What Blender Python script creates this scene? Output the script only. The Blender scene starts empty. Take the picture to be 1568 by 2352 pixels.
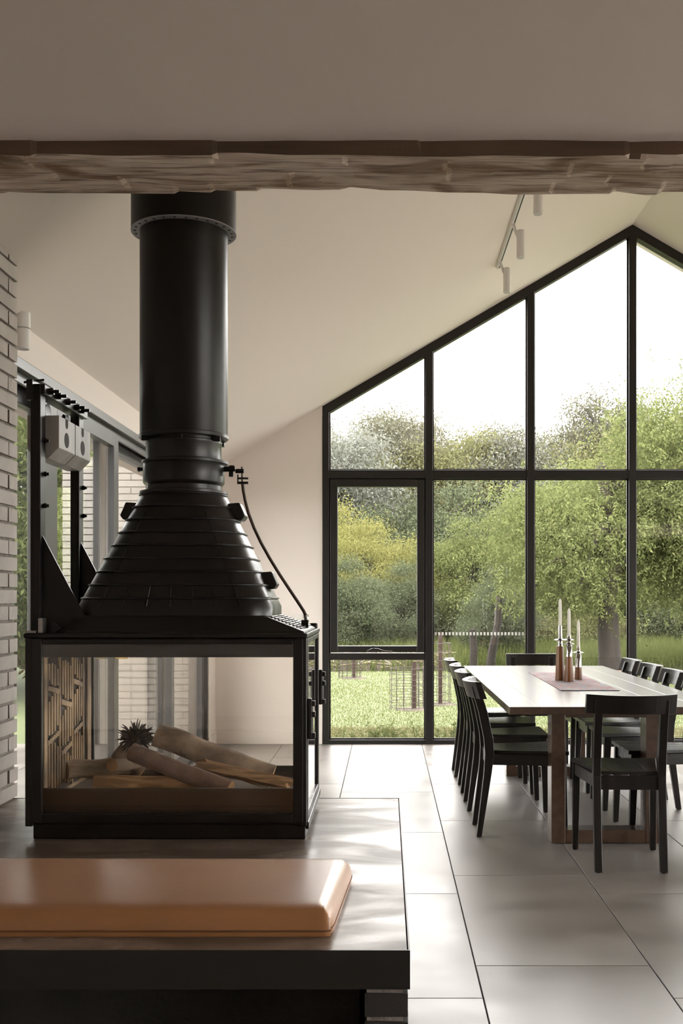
import bpy, bmesh, math, random
import numpy as np
from mathutils import Vector, Matrix, noise as mnoise

random.seed(7); RNG = np.random.default_rng(7)
C = bpy.context.scene.collection
scene = bpy.context.scene

# ------------------------------------------------------------------ camera, world, exposure
F = 2470.0                                   # focal length in pixels of the 1568x2352 frame
CAMH = 1.27
cd = bpy.data.cameras.new('camera'); cam = bpy.data.objects.new('camera', cd); C.objects.link(cam)
cam.location = (0, 0, CAMH); cam.rotation_euler = (math.pi/2, 0, 0)
cd.sensor_fit = 'VERTICAL'; cd.sensor_height = 36.0; cd.sensor_width = 24.0
cd.lens = 36.0*F/2352; cd.shift_x = -(887-784)/2352; cd.shift_y = (1372-1176)/2352
cd.clip_start = .05; cd.clip_end = 400
scene.camera = cam
w = bpy.data.worlds.new('world'); scene.world = w; w.use_nodes = True
bg = w.node_tree.nodes['Background']; bg.inputs[0].default_value = (1, .955, .93, 1); bg.inputs[1].default_value = 1.0
scene.view_settings.view_transform = 'Standard'; scene.view_settings.look = 'None'
scene.view_settings.gamma = 1.0; scene.view_settings.use_curve_mapping = False
scene.view_settings.exposure = 3.92
cy = scene.cycles
cy.max_bounces = 14; cy.diffuse_bounces = 8; cy.glossy_bounces = 6; cy.transmission_bounces = 6; cy.transparent_max_bounces = 24
cy.caustics_reflective = False; cy.caustics_refractive = False; cy.sample_clamp_indirect = 8.0
cy.use_denoising = True

# ------------------------------------------------------------------ materials
def nd(nt, t, **kw):
    n = nt.nodes.new(t)
    for k, v in kw.items(): setattr(n, k, v)
    return n
M = {}
def mat(name, c1, c2=None, scale=4, stretch=(1, 1, 1), rough=.5, rough2=None, bump=0, bscale=None, metal=0,
        coat=0, spec=.5, detail=5, c3=None, island=False, lo=.35, hi=.65, distort=0.0):
    m = bpy.data.materials.new(name); m.use_nodes = True; nt = m.node_tree; b = nt.nodes['Principled BSDF']; L = nt.links
    b.inputs['Metallic'].default_value = metal; b.inputs['Coat Weight'].default_value = coat
    b.inputs['Coat Roughness'].default_value = .30 if name == 'leather' else .15
    b.inputs['Specular IOR Level'].default_value = spec; b.inputs['Roughness'].default_value = rough
    b.inputs['Base Color'].default_value = (*c1, 1)
    if c2 is not None or bump or rough2 is not None:
        tc = nd(nt, 'ShaderNodeTexCoord'); oi = nd(nt, 'ShaderNodeObjectInfo')
        va = nd(nt, 'ShaderNodeVectorMath', operation='MULTIPLY_ADD')
        va.inputs[1].default_value = stretch
        sc = nd(nt, 'ShaderNodeVectorMath', operation='SCALE'); sc.inputs[0].default_value = (37, 53, 71)
        L.new(oi.outputs['Random'], sc.inputs['Scale']); L.new(tc.outputs['Object'], va.inputs[0]); L.new(sc.outputs[0], va.inputs[2])
        nz = nd(nt, 'ShaderNodeTexNoise'); nz.inputs['Scale'].default_value = scale; nz.inputs['Detail'].default_value = detail
        nz.inputs['Distortion'].default_value = distort
        L.new(va.outputs[0], nz.inputs['Vector'])
        if c2 is not None:
            r = nd(nt, 'ShaderNodeValToRGB'); r.color_ramp.elements[0].position = lo; r.color_ramp.elements[1].position = hi
            r.color_ramp.elements[0].color = (*c1, 1); r.color_ramp.elements[1].color = (*c2, 1)
            if c3 is not None:
                e = r.color_ramp.elements.new((lo+hi)/2); e.color = (*c3, 1)
            L.new(nz.outputs[0], r.inputs[0]); L.new(r.outputs[0], b.inputs['Base Color'])
        if rough2 is not None:
            mr = nd(nt, 'ShaderNodeMapRange'); mr.inputs[1].default_value = lo; mr.inputs[2].default_value = hi
            mr.inputs[3].default_value = rough; mr.inputs[4].default_value = rough2
            L.new(nz.outputs[0], mr.inputs[0]); L.new(mr.outputs[0], b.inputs['Roughness'])
        if bump:
            bz = nd(nt, 'ShaderNodeTexNoise'); bz.inputs['Scale'].default_value = bscale or scale*4; bz.inputs['Detail'].default_value = 4
            L.new(va.outputs[0], bz.inputs['Vector'])
            bp = nd(nt, 'ShaderNodeBump'); bp.inputs['Strength'].default_value = bump; bp.inputs['Distance'].default_value = .01
            L.new(bz.outputs[0], bp.inputs['Height']); L.new(bp.outputs[0], b.inputs['Normal'])
    M[name] = m; return m

def glass(name, tint, gloss_rough=0.0, haze=0.0, f0=.04):
    m = bpy.data.materials.new(name); m.use_nodes = True; nt = m.node_tree; nt.nodes.clear(); L = nt.links
    out = nd(nt, 'ShaderNodeOutputMaterial'); tr = nd(nt, 'ShaderNodeBsdfTransparent'); tr.inputs[0].default_value = (*tint, 1)
    gl = nd(nt, 'ShaderNodeBsdfGlossy'); gl.inputs['Roughness'].default_value = gloss_rough; gl.inputs[0].default_value = (1, 1, 1, 1)
    lw = nd(nt, 'ShaderNodeLayerWeight'); lw.inputs[0].default_value = .5
    p = nd(nt, 'ShaderNodeMath', operation='POWER'); p.inputs[1].default_value = 5; L.new(lw.outputs['Facing'], p.inputs[0])
    a = nd(nt, 'ShaderNodeMath', operation='MULTIPLY_ADD'); a.inputs[1].default_value = 1-f0; a.inputs[2].default_value = f0; L.new(p.outputs[0], a.inputs[0])
    mx = nd(nt, 'ShaderNodeMixShader'); L.new(a.outputs[0], mx.inputs[0]); L.new(tr.outputs[0], mx.inputs[1]); L.new(gl.outputs[0], mx.inputs[2])
    last = mx
    if haze:
        df = nd(nt, 'ShaderNodeBsdfDiffuse'); df.inputs[0].default_value = (.6, .55, .5, 1)
        m2 = nd(nt, 'ShaderNodeMixShader'); m2.inputs[0].default_value = haze
        L.new(mx.outputs[0], m2.inputs[1]); L.new(df.outputs[0], m2.inputs[2]); last = m2
    L.new(last.outputs[0], out.inputs[0]); M[name] = m; return m

def leafmat(name, c1, c2, trans=.35):
    m = bpy.data.materials.new(name); m.use_nodes = True; nt = m.node_tree; nt.nodes.clear(); L = nt.links
    out = nd(nt, 'ShaderNodeOutputMaterial'); g = nd(nt, 'ShaderNodeNewGeometry')
    r = nd(nt, 'ShaderNodeValToRGB'); r.color_ramp.elements[0].color = (*c1, 1); r.color_ramp.elements[1].color = (*c2, 1)
    L.new(g.outputs['Random Per Island'], r.inputs[0])
    d = nd(nt, 'ShaderNodeBsdfDiffuse'); t = nd(nt, 'ShaderNodeBsdfTranslucent'); L.new(r.outputs[0], d.inputs[0]); L.new(r.outputs[0], t.inputs[0])
    mx = nd(nt, 'ShaderNodeMixShader'); mx.inputs[0].default_value = trans
    L.new(d.outputs[0], mx.inputs[1]); L.new(t.outputs[0], mx.inputs[2]); L.new(mx.outputs[0], out.inputs[0]); M[name] = m; return m

mat('plaster', (.735, .672, .628), rough=.85, bump=.02, bscale=60)
mat('frame_paint', (.016, .0145, .0135), rough=.36, spec=.3)
mat('door_alu', (.045, .045, .046), rough=.32, metal=.3)
mat('iron', (.0050, .0038, .0032), (.0072, .0058, .0050), scale=20, rough=.30, rough2=.40, spec=.4)
mat('iron_flue', (.0050, .0039, .0033), rough=.36, spec=.3)
mat('iron_inner', (.44, .32, .19), (.16, .115, .075), scale=7, rough=.8, lo=.35, hi=.62)
mat('iron_lip', (.016, .010, .006), (.009, .006, .0045), scale=6, rough=.6)
mat('iron_slot', (.014, .011, .009), rough=.8)
mat('steel', (.35, .33, .31), rough=.35, metal=.9)
mat('flange_grey', (.23, .23, .235), rough=.5)
mat('weight_steel', (.30, .275, .25), (.21, .19, .17), scale=14, stretch=(1, 1, .2), rough=.5)
mat('hose', (.05, .028, .016), rough=.5)
mat('brass', (.35, .26, .10), rough=.4, metal=.7)
mat('brick', (.47, .425, .39), (.40, .36, .33), scale=6, rough=.72, bump=.12, bscale=70)
mat('mortar', (.33, .295, .265), (.23, .205, .18), scale=30, rough=.95, bump=.5, bscale=120)
mat('brick_outer', (.20, .183, .168), (.175, .16, .147), scale=6, rough=.75)
mat('mortar_outer', (.14, .127, .115), rough=.95)
mat('brick_dark', (.030, .026, .023), (.020, .018, .016), scale=6, rough=.8, bump=.2, bscale=60)
mat('tile', (.150, .132, .121), (.205, .182, .167), scale=2.2, stretch=(1, 1.8, 1), rough=.29, rough2=.38, bump=.012, bscale=60, spec=.5, detail=9)
mat('grout', (.10, .088, .078), rough=.9)
mat('hearth', (.12, .090, .070), (.25, .20, .165), scale=3.2, stretch=(1, 2.0, 1), rough=.42, rough2=.27, detail=9, lo=.36, hi=.60, distort=.8)
mat('edge_steel', (.035, .033, .03), rough=.35, metal=.4)
mat('leather', (.41, .185, .068), (.33, .145, .050), scale=3, rough=.40, rough2=.46, bump=.02, bscale=120, coat=.8)
mat('stitch', (.16, .07, .025), rough=.7)
def hewn_mat():
    m = bpy.data.materials.new('beam'); m.use_nodes = True; nt = m.node_tree; b = nt.nodes['Principled BSDF']; L = nt.links
    tc = nd(nt, 'ShaderNodeTexCoord')
    def nz(scale, detail, dist=0):
        mp = nd(nt, 'ShaderNodeMapping'); mp.inputs['Scale'].default_value = scale; L.new(tc.outputs['Object'], mp.inputs[0])
        n = nd(nt, 'ShaderNodeTexNoise'); n.inputs['Scale'].default_value = 1; n.inputs['Detail'].default_value = detail; n.inputs['Distortion'].default_value = dist
        L.new(mp.outputs[0], n.inputs['Vector']); return n
    grain = nz((5, 95, 95), 6, .4); patch = nz((3.2, 11, 11), 8, .9); fine = nz((14, 260, 260), 3)
    def ramp(n, stops):
        r = nd(nt, 'ShaderNodeValToRGB'); e = r.color_ramp.elements
        e[0].position, e[0].color = stops[0][0], (*stops[0][1], 1); e[1].position, e[1].color = stops[-1][0], (*stops[-1][1], 1)
        for p, c in stops[1:-1]: q = e.new(p); q.color = (*c, 1)
        L.new(n.outputs[0], r.inputs[0]); return r
    base = ramp(patch, [(.33, (.22, .145, .09)), (.43, (.40, .31, .235)), (.52, (.60, .51, .43)), (.68, (.70, .62, .54))])
    gr = ramp(grain, [(.34, (.30, .24, .19)), (.47, (.88, .86, .84)), (.6, (1, 1, 1))])
    mul = nd(nt, 'ShaderNodeMix', data_type='RGBA', blend_type='MULTIPLY'); mul.inputs[0].default_value = .85
    L.new(base.outputs[0], mul.inputs[6]); L.new(gr.outputs[0], mul.inputs[7]); L.new(mul.outputs[2], b.inputs['Base Color'])
    b.inputs['Roughness'].default_value = .85
    ad = nd(nt, 'ShaderNodeMath', operation='ADD'); L.new(grain.outputs[0], ad.inputs[0]); L.new(fine.outputs[0], ad.inputs[1])
    bp = nd(nt, 'ShaderNodeBump'); bp.inputs['Strength'].default_value = .6; bp.inputs['Distance'].default_value = .006
    L.new(ad.outputs[0], bp.inputs['Height']); L.new(bp.outputs[0], b.inputs['Normal']); M['beam'] = m
hewn_mat()
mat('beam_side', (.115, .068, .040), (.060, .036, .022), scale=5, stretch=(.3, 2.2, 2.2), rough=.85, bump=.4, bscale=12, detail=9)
mat('table_wood', (.040, .0205, .0110), (.066, .036, .020), scale=3, stretch=(9, .5, 9), rough=.3, bump=.015, bscale=20, detail=6, coat=.75)
mat('chair_black', (.0050, .0038, .0032), (.0085, .0066, .0056), scale=5, stretch=(14, 14, 1), rough=.28, rough2=.38, bump=.04, bscale=20, spec=.34)
mat('holder_wood', (.19, .072, .020), (.12, .042, .012), scale=5, stretch=(6, 6, .5), rough=.35)
mat('chrome', (.30, .285, .27), rough=.10, metal=1)
mat('wax', (.80, .77, .72), rough=.5)
mat('white_metal', (.62, .60, .57), rough=.5)
mat('lens_glass', (.5, .5, .52), rough=.15)
mat('plate_white', (.70, .68, .65), rough=.4)
mat('bark_pale', (.50, .40, .29), (.30, .22, .145), scale=9, stretch=(1, 1, 5), rough=.85, bump=.4, lo=.4, hi=.6)
mat('bark_mauve', (.30, .205, .16), (.19, .125, .095), scale=12, rough=.85, bump=.4, lo=.4, hi=.6)
mat('bark_dark', (.36, .27, .185), (.15, .105, .072), scale=9, rough=.9, bump=.4, lo=.4, hi=.6)
mat('wood_split', (.48, .30, .15), (.24, .135, .06), scale=9, stretch=(1, 6, 6), rough=.8, bump=.5, lo=.4, hi=.6)
mat('wood_end', (.46, .28, .13), (.34, .19, .08), scale=12, rough=.85)
mat('dry_cone', (.055, .042, .033), (.085, .068, .054), scale=8, rough=.8)
mat('ash', (.09, .08, .07), rough=.95, bump=.5, bscale=40)
mat('grass_ground', (.078, .094, .035), (.104, .118, .050), scale=.7, rough=1, detail=8)
mat('mulch', (.085, .068, .050), (.045, .035, .026), scale=9, rough=1, bump=.6)
mat('paving', (.56, .50, .45), rough=.9)
mat('trunk', (.022, .0165, .013), (.012, .009, .007), scale=3, stretch=(3, 3, .6), rough=.95, bump=.6)
mat('trunk_grey', (.055, .047, .040), (.030, .026, .022), scale=3, stretch=(3, 3, .6), rough=.95)
mat('stake', (.034, .017, .013), rough=.9)
mat('wire', (.04, .028, .023), rough=.7)
mat('pink_log', (.12, .055, .043), (.075, .055, .034), scale=3, rough=.9)
mat('mark', (.72, .72, .70), rough=.6)
glass('pane_glass', (.97, .98, .975))
glass('stove_glass', (.975, .965, .95), haze=.004)
glass('door_glass', (.90, .92, .91), f0=.10)
leafmat('leaf_gum', (0.052, 0.053, 0.036), (0.128, 0.126, 0.09), 0.3)
leafmat('leaf_gum_grey', (0.085, 0.09, 0.074), (0.15, 0.156, 0.135), 0.3)
leafmat('leaf_wattle', (0.108, 0.108, 0.034), (0.185, 0.18, 0.07), 0.4)
leafmat('leaf_dark', (0.052, 0.063, 0.037), (0.098, 0.112, 0.066), 0.3)
leafmat('leaf_fresh', (0.052, 0.068, 0.022), (0.15, 0.164, 0.068), 0.42)  # random leaf tones; the darker end stands in for shade between sprays
leafmat('leaf_olive', (0.078, 0.08, 0.036), (0.13, 0.13, 0.066), 0.35)
leafmat('leaf_autumn', (.17, .085, .035), (.13, .12, .05), .35)
leafmat('blade', (0.088, 0.108, 0.038), (0.122, 0.14, 0.056), 0.4)
leafmat('blade_dry', (.22, .18, .115), (.15, .14, .065), .3)
leafmat('blade_long', (0.07, 0.088, 0.03), (0.125, 0.138, 0.054), 0.38)

# runner weave
def runner_mat():
    m = bpy.data.materials.new('runner'); m.use_nodes = True; nt = m.node_tree; b = nt.nodes['Principled BSDF']; L = nt.links
    tc = nd(nt, 'ShaderNodeTexCoord'); mp = nd(nt, 'ShaderNodeMapping'); mp.inputs['Scale'].default_value = (4, 11, 1)
    L.new(tc.outputs['Object'], mp.inputs[0])
    nz = nd(nt, 'ShaderNodeTexNoise'); nz.inputs['Scale'].default_value = 1.6; nz.inputs['Detail'].default_value = 3; nz.inputs['Distortion'].default_value = .8
    L.new(mp.outputs[0], nz.inputs['Vector'])
    r = nd(nt, 'ShaderNodeValToRGB'); r.color_ramp.interpolation = 'CONSTANT'
    cols = [(0, (.10, .14, .17)), (.40, (.28, .05, .05)), (.46, (.15, .21, .25)), (.52, (.33, .07, .07)), (.56, (.30, .29, .26)), (.61, (.14, .18, .20)), (.68, (.27, .13, .11))]
    e = r.color_ramp.elements; e[0].position = 0; e[0].color = (*cols[0][1], 1); e[1].position = cols[1][0]; e[1].color = (*cols[1][1], 1)
    for p, c in cols[2:]:
        q = e.new(p); q.color = (*c, 1)
    L.new(nz.outputs[0], r.inputs[0]); L.new(r.outputs[0], b.inputs['Base Color']); b.inputs['Roughness'].default_value = .85
    M['runner'] = m
runner_mat()

# ------------------------------------------------------------------ mesh helpers
class MB:
    def __init__(s): s.v = []; s.f = []
    def add(s, vs, fs):
        n = len(s.v); s.v += [tuple(map(float, p)) for p in vs]; s.f += [tuple(i+n for i in f) for f in fs]; return s
    def box(s, x0, x1, y0, y1, z0, z1):
        return s.add([(x0, y0, z0), (x1, y0, z0), (x1, y1, z0), (x0, y1, z0), (x0, y0, z1), (x1, y0, z1), (x1, y1, z1), (x0, y1, z1)],
                     [(0, 3, 2, 1), (4, 5, 6, 7), (0, 1, 5, 4), (1, 2, 6, 5), (2, 3, 7, 6), (3, 0, 4, 7)])
    def prism(s, poly, axis, a, b):
        # poly in the two other axes (order x,y,z without axis), extruded from a to b on axis
        def P(p, t):
            return {'x': (t, p[0], p[1]), 'y': (p[0], t, p[1]), 'z': (p[0], p[1], t)}[axis]
        n = len(poly); vs = [P(p, a) for p in poly]+[P(p, b) for p in poly]
        fs = [tuple(range(n)), tuple(range(2*n-1, n-1, -1))]+[(i, n+i, n+(i+1) % n, (i+1) % n) for i in range(n)]
        return s.add(vs, fs)
    def loft(s, rings, cap=True, closed=True):
        n = len(rings[0]); vs = [p for r in rings for p in r]; fs = []
        for k in range(len(rings)-1):
            for i in range(n if closed else n-1):
                j = (i+1) % n; fs.append((k*n+i, k*n+j, (k+1)*n+j, (k+1)*n+i))
        if cap: fs += [tuple(range(n-1, -1, -1)), tuple(range((len(rings)-1)*n, len(rings)*n))]
        return s.add(vs, fs)
    def lathe(s, prof, n=32, c=(0, 0, 0), cap=True):
        return s.loft([[(c[0]+r*math.cos(2*math.pi*i/n), c[1]+r*math.sin(2*math.pi*i/n), c[2]+z) for i in range(n)] for r, z in prof], cap)
    def tube(s, path, r, n=10, cap=True):
        P = [Vector(p) for p in path]; rr = r if isinstance(r, (list, tuple)) else [r]*len(P); rings = []
        up = Vector((0, 0, 1))
        for i, p in enumerate(P):
            t = (P[min(i+1, len(P)-1)]-P[max(i-1, 0)]).normalized()
            a = up if abs(t.dot(up)) < .95 else Vector((1, 0, 0))
            u = t.cross(a).normalized(); v = t.cross(u).normalized()
            rings.append([tuple(p+rr[i]*(math.cos(2*math.pi*k/n)*u+math.sin(2*math.pi*k/n)*v)) for k in range(n)])
        return s.loft(rings, cap)
    def build(s, name, m, parent=None, smooth=False, bevel=0, seg=2, loc=None):
        me = bpy.data.meshes.new(name); me.from_pydata(s.v, [], s.f)
        bm = bmesh.new(); bm.from_mesh(me); bmesh.ops.recalc_face_normals(bm, faces=bm.faces); bm.to_mesh(me); bm.free()
        me.materials.append(M[m] if isinstance(m, str) else m)
        if smooth:
            for p in me.polygons: p.use_smooth = True
            me.set_sharp_from_angle(angle=math.radians(40))
        return link(name, me, parent, bevel, seg, loc)
def link(name, me, parent=None, bevel=0, seg=2, loc=None):
    o = bpy.data.objects.new(name, me); C.objects.link(o)
    if parent is not None: o.parent = parent
    if loc is not None: o.location = loc
    if bevel:
        b = o.modifiers.new('bevel', 'BEVEL'); b.width = bevel; b.segments = seg; b.limit_method = 'ANGLE'; b.angle_limit = math.radians(40)
    return o
def box(name, m, parent, x0, x1, y0, y1, z0, z1, bevel=0):
    return MB().box(x0, x1, y0, y1, z0, z1).build(name, m, parent, bevel=bevel)
def thing(name, label, cat, loc=(0, 0, 0), rz=0, group=None):
    o = bpy.data.objects.new(name, None); C.objects.link(o); o.location = loc; o.rotation_euler = (0, 0, rz); o.empty_display_size = .1
    return tag(o, label, cat, group)
def tag(o, label, cat, group=None, kind=None):
    o['label'] = label; o['category'] = cat
    if group: o['group'] = group
    if kind: o['kind'] = kind
    return o
def struct(o, label=None):
    o['kind'] = 'structure'
    if label: o['label'] = label
    return o
def sroot(name, label):
    o = bpy.data.objects.new(name, None); C.objects.link(o); o.empty_display_size = .1; return struct(o, label)
def copy_tree(o, parent=None):
    c = o.copy(); C.objects.link(c); c.parent = parent
    for ch in list(o.children): copy_tree(ch, c)
    return c

# ------------------------------------------------------------------ room shell
D = 9.31; RX = 2.13; RZ = 4.497; SL = .5865; XL = -1.48; XR = 2*RX-XL; WL = -.554; WR = 2*RX-WL
def cz(x): return RZ-SL*abs(x-RX)

floor = struct(MB().box(-3.1, XR+.1, -4.1, D+.12, -.115, -.009).build('floor', 'grout'), 'grey stone tile floor of the dining room')
xs = [.309+.602*k for k in range(-6, 10)]; cache = {}
for k, x in enumerate(xs):
    off = (3.71 if k % 2 == 0 else 3.41)-7*1.203
    for j in range(13):
        y0 = off+j*1.203; y1 = min(y0+1.199, D+.02); x1 = min(x+.598, XR)
        if y1-y0 < .05 or x > XR-.05 or y0 < -4.1: continue
        key = (round(x1-x, 3), round(y1-y0, 3))
        if key not in cache:
            cache[key] = MB().box(0, key[0], 0, key[1], -.010, 0).build('tile', 'tile', floor, bevel=.0012, seg=1).data
            o = floor.children[-1] if False else [c for c in floor.children][-1]
        else:
            o = link('tile', cache[key], floor, .0012, 1)
        o.location = (x, y0, 0)

struct(MB().prism([(XL-.35, cz(XL-.35)), (RX, RZ), (RX, RZ+.22), (XL-.35, cz(XL-.35)+.22)], 'y', 2.72, D+.35).build('ceiling', 'plaster'), 'raked white ceiling, slope on the stove side')
struct(MB().prism([(RX, RZ), (XR+.35, cz(XR+.35)), (XR+.35, cz(XR+.35)+.22), (RX, RZ+.22)], 'y', 2.72, D+.35).build('ceiling', 'plaster'), 'raked white ceiling, slope right of the ridge')
struct(box('ceiling', 'plaster', None, -3.1, XR+.1, -4.1, 2.74, 2.413, 2.55), 'flat white ceiling in front of the timber beam')
struct(MB().prism([(RX-3.49, 2.5), (RX, RZ+.05), (RX+3.49, 2.5)], 'y', 2.745, 2.90).build('wall_near', 'plaster'), 'white wall above the timber beam')
# gable wall, left and right of the glazing
struct(MB().prism([(XL-.15, -.1), (WL, -.1), (WL, cz(WL)), (XL-.15, cz(XL-.15))], 'y', D, D+.14).build('wall_far', 'plaster'), 'white gable wall left of the big window')
struct(MB().prism([(WR, -.1), (XR+.15, -.1), (XR+.15, cz(XR+.15)), (WR, cz(WR))], 'y', D, D+.14).build('wall_far', 'plaster'), 'white gable wall right of the big window')
struct(box('baseboard_far', 'plaster', None, XL, WL, D-.014, D, 0, .105, .003), 'white skirting board on the gable wall')
DY0, DY1, DZ = 3.90, 8.90, 2.235
struct(MB().box(XL-.14, XL, 2.9, D, DZ, cz(XL)+.02).box(XL-.14, XL, 2.74, DY0, -.1, DZ).box(XL-.14, XL, DY1, D, -.1, DZ).build('wall_left', 'plaster'), 'white wall around the sliding glass doors')
struct(MB().box(XR, XR+.14, 2.9, D, DZ, cz(XR)+.02).box(XR, XR+.14, 2.74, DY0, -.1, DZ).box(XR, XR+.14, DY1, D, -.1, DZ).build('wall_right', 'plaster'))
struct(box('baseboard_left', 'plaster', None, XL, XL+.012, DY1+.03, D-.014, 0, .105, .003))
# walls of the near part of the room (behind and beside the camera)
struct(MB().box(-3.24, -3.1, -4.1, 2.74, -.1, 2.5).box(-3.1, XL-.1, 2.74, 2.90, -.1, 2.5).build('wall_left', 'plaster'))
struct(MB().box(XR+.1, XR+.24, -4.1, -3.8, -.1, 2.5).box(XR+.1, XR+.24, -3.8, -1.5, -.1, 2.5).box(XR+.1, XR+.24, 2.6, 2.74, -.1, 2.5).box(XR+.1, XR+.24, -1.5, 2.6, 2.34, 2.5).build('wall_right', 'plaster'))
struct(box('wall_back', 'plaster', None, -3.24, XR+.24, -4.24, -4.1, -.1, 2.5))

# --- gable window
win = sroot('window_1', 'tall gable window with dark metal frame')
FD0, FD1 = D-.005, D+.095; GY = D+.05
mx = [RX-.88*2, RX-.88, RX, RX+.88, RX+.88*2]; MW = .031
def fbar(name, poly, y0=FD0, y1=FD1, par=win, bevel=.003): return MB().prism(poly, 'y', y0, y1).build(name, 'frame_paint', par, bevel=bevel)
HT = .088
for a, b in ((WL, RX), (RX, WR)):
    fbar('head_rail', [(a, cz(a)-HT), (b, cz(b)-HT), (b, cz(b)), (a, cz(a))])
fbar('jamb', [(WL, 0), (WL+.058, 0), (WL+.058, cz(WL+.058)-HT+.004), (WL, cz(WL)-HT+.004)], y0=FD0-.004)
fbar('jamb', [(WR-.058, 0), (WR, 0), (WR, cz(WR)-HT+.004), (WR-.058, cz(WR-.058)-HT+.004)], y0=FD0-.004)
for x in mx:
    fbar('mullion', [(x-MW, 0), (x+MW, 0), (x+MW, cz(x+MW)-HT+.01), (x, cz(x)-HT+.01), (x-MW, cz(x-MW)-HT+.01)], y0=FD0-.006)
TZ0, TZ1 = 2.300, 2.372
edges = [WL+.058]+[q for x in mx for q in (x-MW, x+MW)]+[WR-.058]
bays = [(edges[2*i], edges[2*i+1]) for i in range(6)]
for i, (a, b) in enumerate(bays):
    fbar('transom', [(a, TZ0), (b, TZ0), (b, TZ1), (a, TZ1)])
    fbar('sill_rail', [(a, 0), (b, 0), (b, .036), (a, .036)])
    top = [(a, TZ1), (b, TZ1), (b, cz(b)-HT), (a, cz(a)-HT)]
    MB().prism(top, 'y', GY, GY+.008).build('pane', 'pane_glass', win)
    # inner glazing beads: thin slimmer frame near the glass
    bd = .012
    bead = MB()
    bead.box(a, a+bd, GY-.02, GY-.002, TZ1, cz(a)-HT).box(b-bd, b, GY-.02, GY-.002, TZ1, cz(b)-HT).box(a, b, GY-.02, GY-.002, TZ1, TZ1+bd)
    bead.box(a, a+bd, GY-.02, GY-.002, .036, TZ0).box(b-bd, b, GY-.02, GY-.002, .036, TZ0).box(a, b, GY-.02, GY-.002, .036, .036+bd).box(a, b, GY-.02, GY-.002, TZ0-bd, TZ0)
    bead.build('glazing_bead', 'frame_paint', win)
    if i == 0:
        fbar('transom', [(a, .728), (b, .728), (b, .785), (a, .785)])
        MB().box(a, b, GY, GY+.008, .036, .728).build('pane', 'pane_glass', win)
        s0, s1, t0, t1 = a+.010, b-.010, .795, 2.290
        sash = MB(); sw = .064
        sash.box(s0, s0+sw, FD0-.012, FD1-.03, t0, t1).box(s1-sw, s1, FD0-.012, FD1-.03, t0, t1)
        sash.box(s0+sw, s1-sw, FD0-.012, FD1-.03, t0, t0+sw*.85).box(s0+sw, s1-sw, FD0-.012, FD1-.03, t1-sw, t1)
        so = sash.build('opening_sash', 'frame_paint', win, bevel=.004)
        MB().box(s0+sw-.004, s1-sw+.004, GY-.01, GY-.002, t0+.05, t1-.06).build('pane', 'pane_glass', so)
        hx = (a+b)/2-.02
        h = MB().box(hx-.05, hx+.07, D-.045, D-.017, t0+.004, t0+.016)
        h.tube([(hx-.07, D-.05, t0+.008), (hx-.03, D-.055, t0+.030), (hx+.02, D-.055, t0+.032), (hx+.08, D-.05, t0+.012), (hx+.15, D-.05, t0+.006)], .006, 8)
        h.tube([(hx-.01, D-.055, t0+.03), (hx-.014, D-.06, t0+.062)], [.007, .009], 8)
        h.build('winder_handle', 'edge_steel', so, smooth=True)
    else:
        MB().box(a, b, GY, GY+.008, .036, TZ0).build('pane', 'pane_glass', win)
        if i == 1:
            mk = MB(); n = 26; st = (b-a-.03)/n
            for k in range(n): mk.box(a+.02+k*st, a+.02+k*st+.0165, GY-.0045, GY-.0035, .940, .967)
            q = mk.build('safety_dots', 'mark', win); q['kind'] = 'stuff'; q['label'] = 'row of small white safety marks on the glass'

# --- sliding doors in a side wall (sx=-1: stove side)
def doors(name, sx, xw, label):
    r = sroot(name, label)
    X = lambda d: xw+sx*d                      # d>0 = outwards
    def bx(n, m, d0, d1, y0, y1, z0, z1, par=r, bevel=.003):
        a, b = sorted((X(d0), X(d1))); return box(n, m, par, a, b, y0, y1, z0, z1, bevel)
    bx('door_head', 'door_alu', -.01, .15, DY0, DY1, DZ-.045, DZ)
    bx('track', 'door_alu', .02, .035, DY0, DY1, DZ-.085, DZ-.046, bevel=0)
    bx('track', 'door_alu', .075, .09, DY0, DY1, DZ-.085, DZ-.046, bevel=0)
    bx('threshold', 'door_alu', -.005, .15, DY0, DY1, -.008, .012)
    bx('jamb', 'door_alu', -.01, .15, DY1-.05, DY1, .012, DZ-.046)
    bx('jamb', 'door_alu', -.01, .15, DY0, DY0+.05, .012, DZ-.046)
    for (y0, y1, d0, hand, sw_) in ((DY0+.05, 4.92, .085, 0, .085), (4.70, 6.02, .018, 0, .20), (5.90, 7.62, .085, 1, .12), (7.50, DY1-.05, .018, 0, .10)):
        leaf = bx('door_leaf', 'door_alu', d0, d0+.045, y0, y0+sw_, .014, DZ-.05)
        bx('stile', 'door_alu', d0, d0+.045, y1-.10, y1, .014, DZ-.05, leaf)
        bx('rail', 'door_alu', d0, d0+.045, y0+sw_, y1-.10, .014, .115, leaf)
        bx('rail', 'door_alu', d0, d0+.045, y0+sw_, y1-.10, DZ-.135, DZ-.05, leaf)
        bx('pane', 'door_glass', d0+.018, d0+.026, y0+sw_, y1-.10, .115, DZ-.135, leaf, 0)
        if hand:
            p = MB(); d0 = .018; xa, xb = sorted((X(d0-.065), X(d0-.047)))
            p.box(xa, xb, y0+.03, y0+.062, .93, 1.32)
            xa, xb = sorted((X(d0-.05), X(d0)))
            p.box(xa, xb, y0+.03, y0+.062, .93, .955).box(xa, xb, y0+.03, y0+.062, 1.295, 1.32)
            p.build('pull_handle', 'brass', leaf, bevel=.002)
    return r
doors('door_1', -1, XL, 'dark aluminium sliding glass doors behind the stove')
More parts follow.
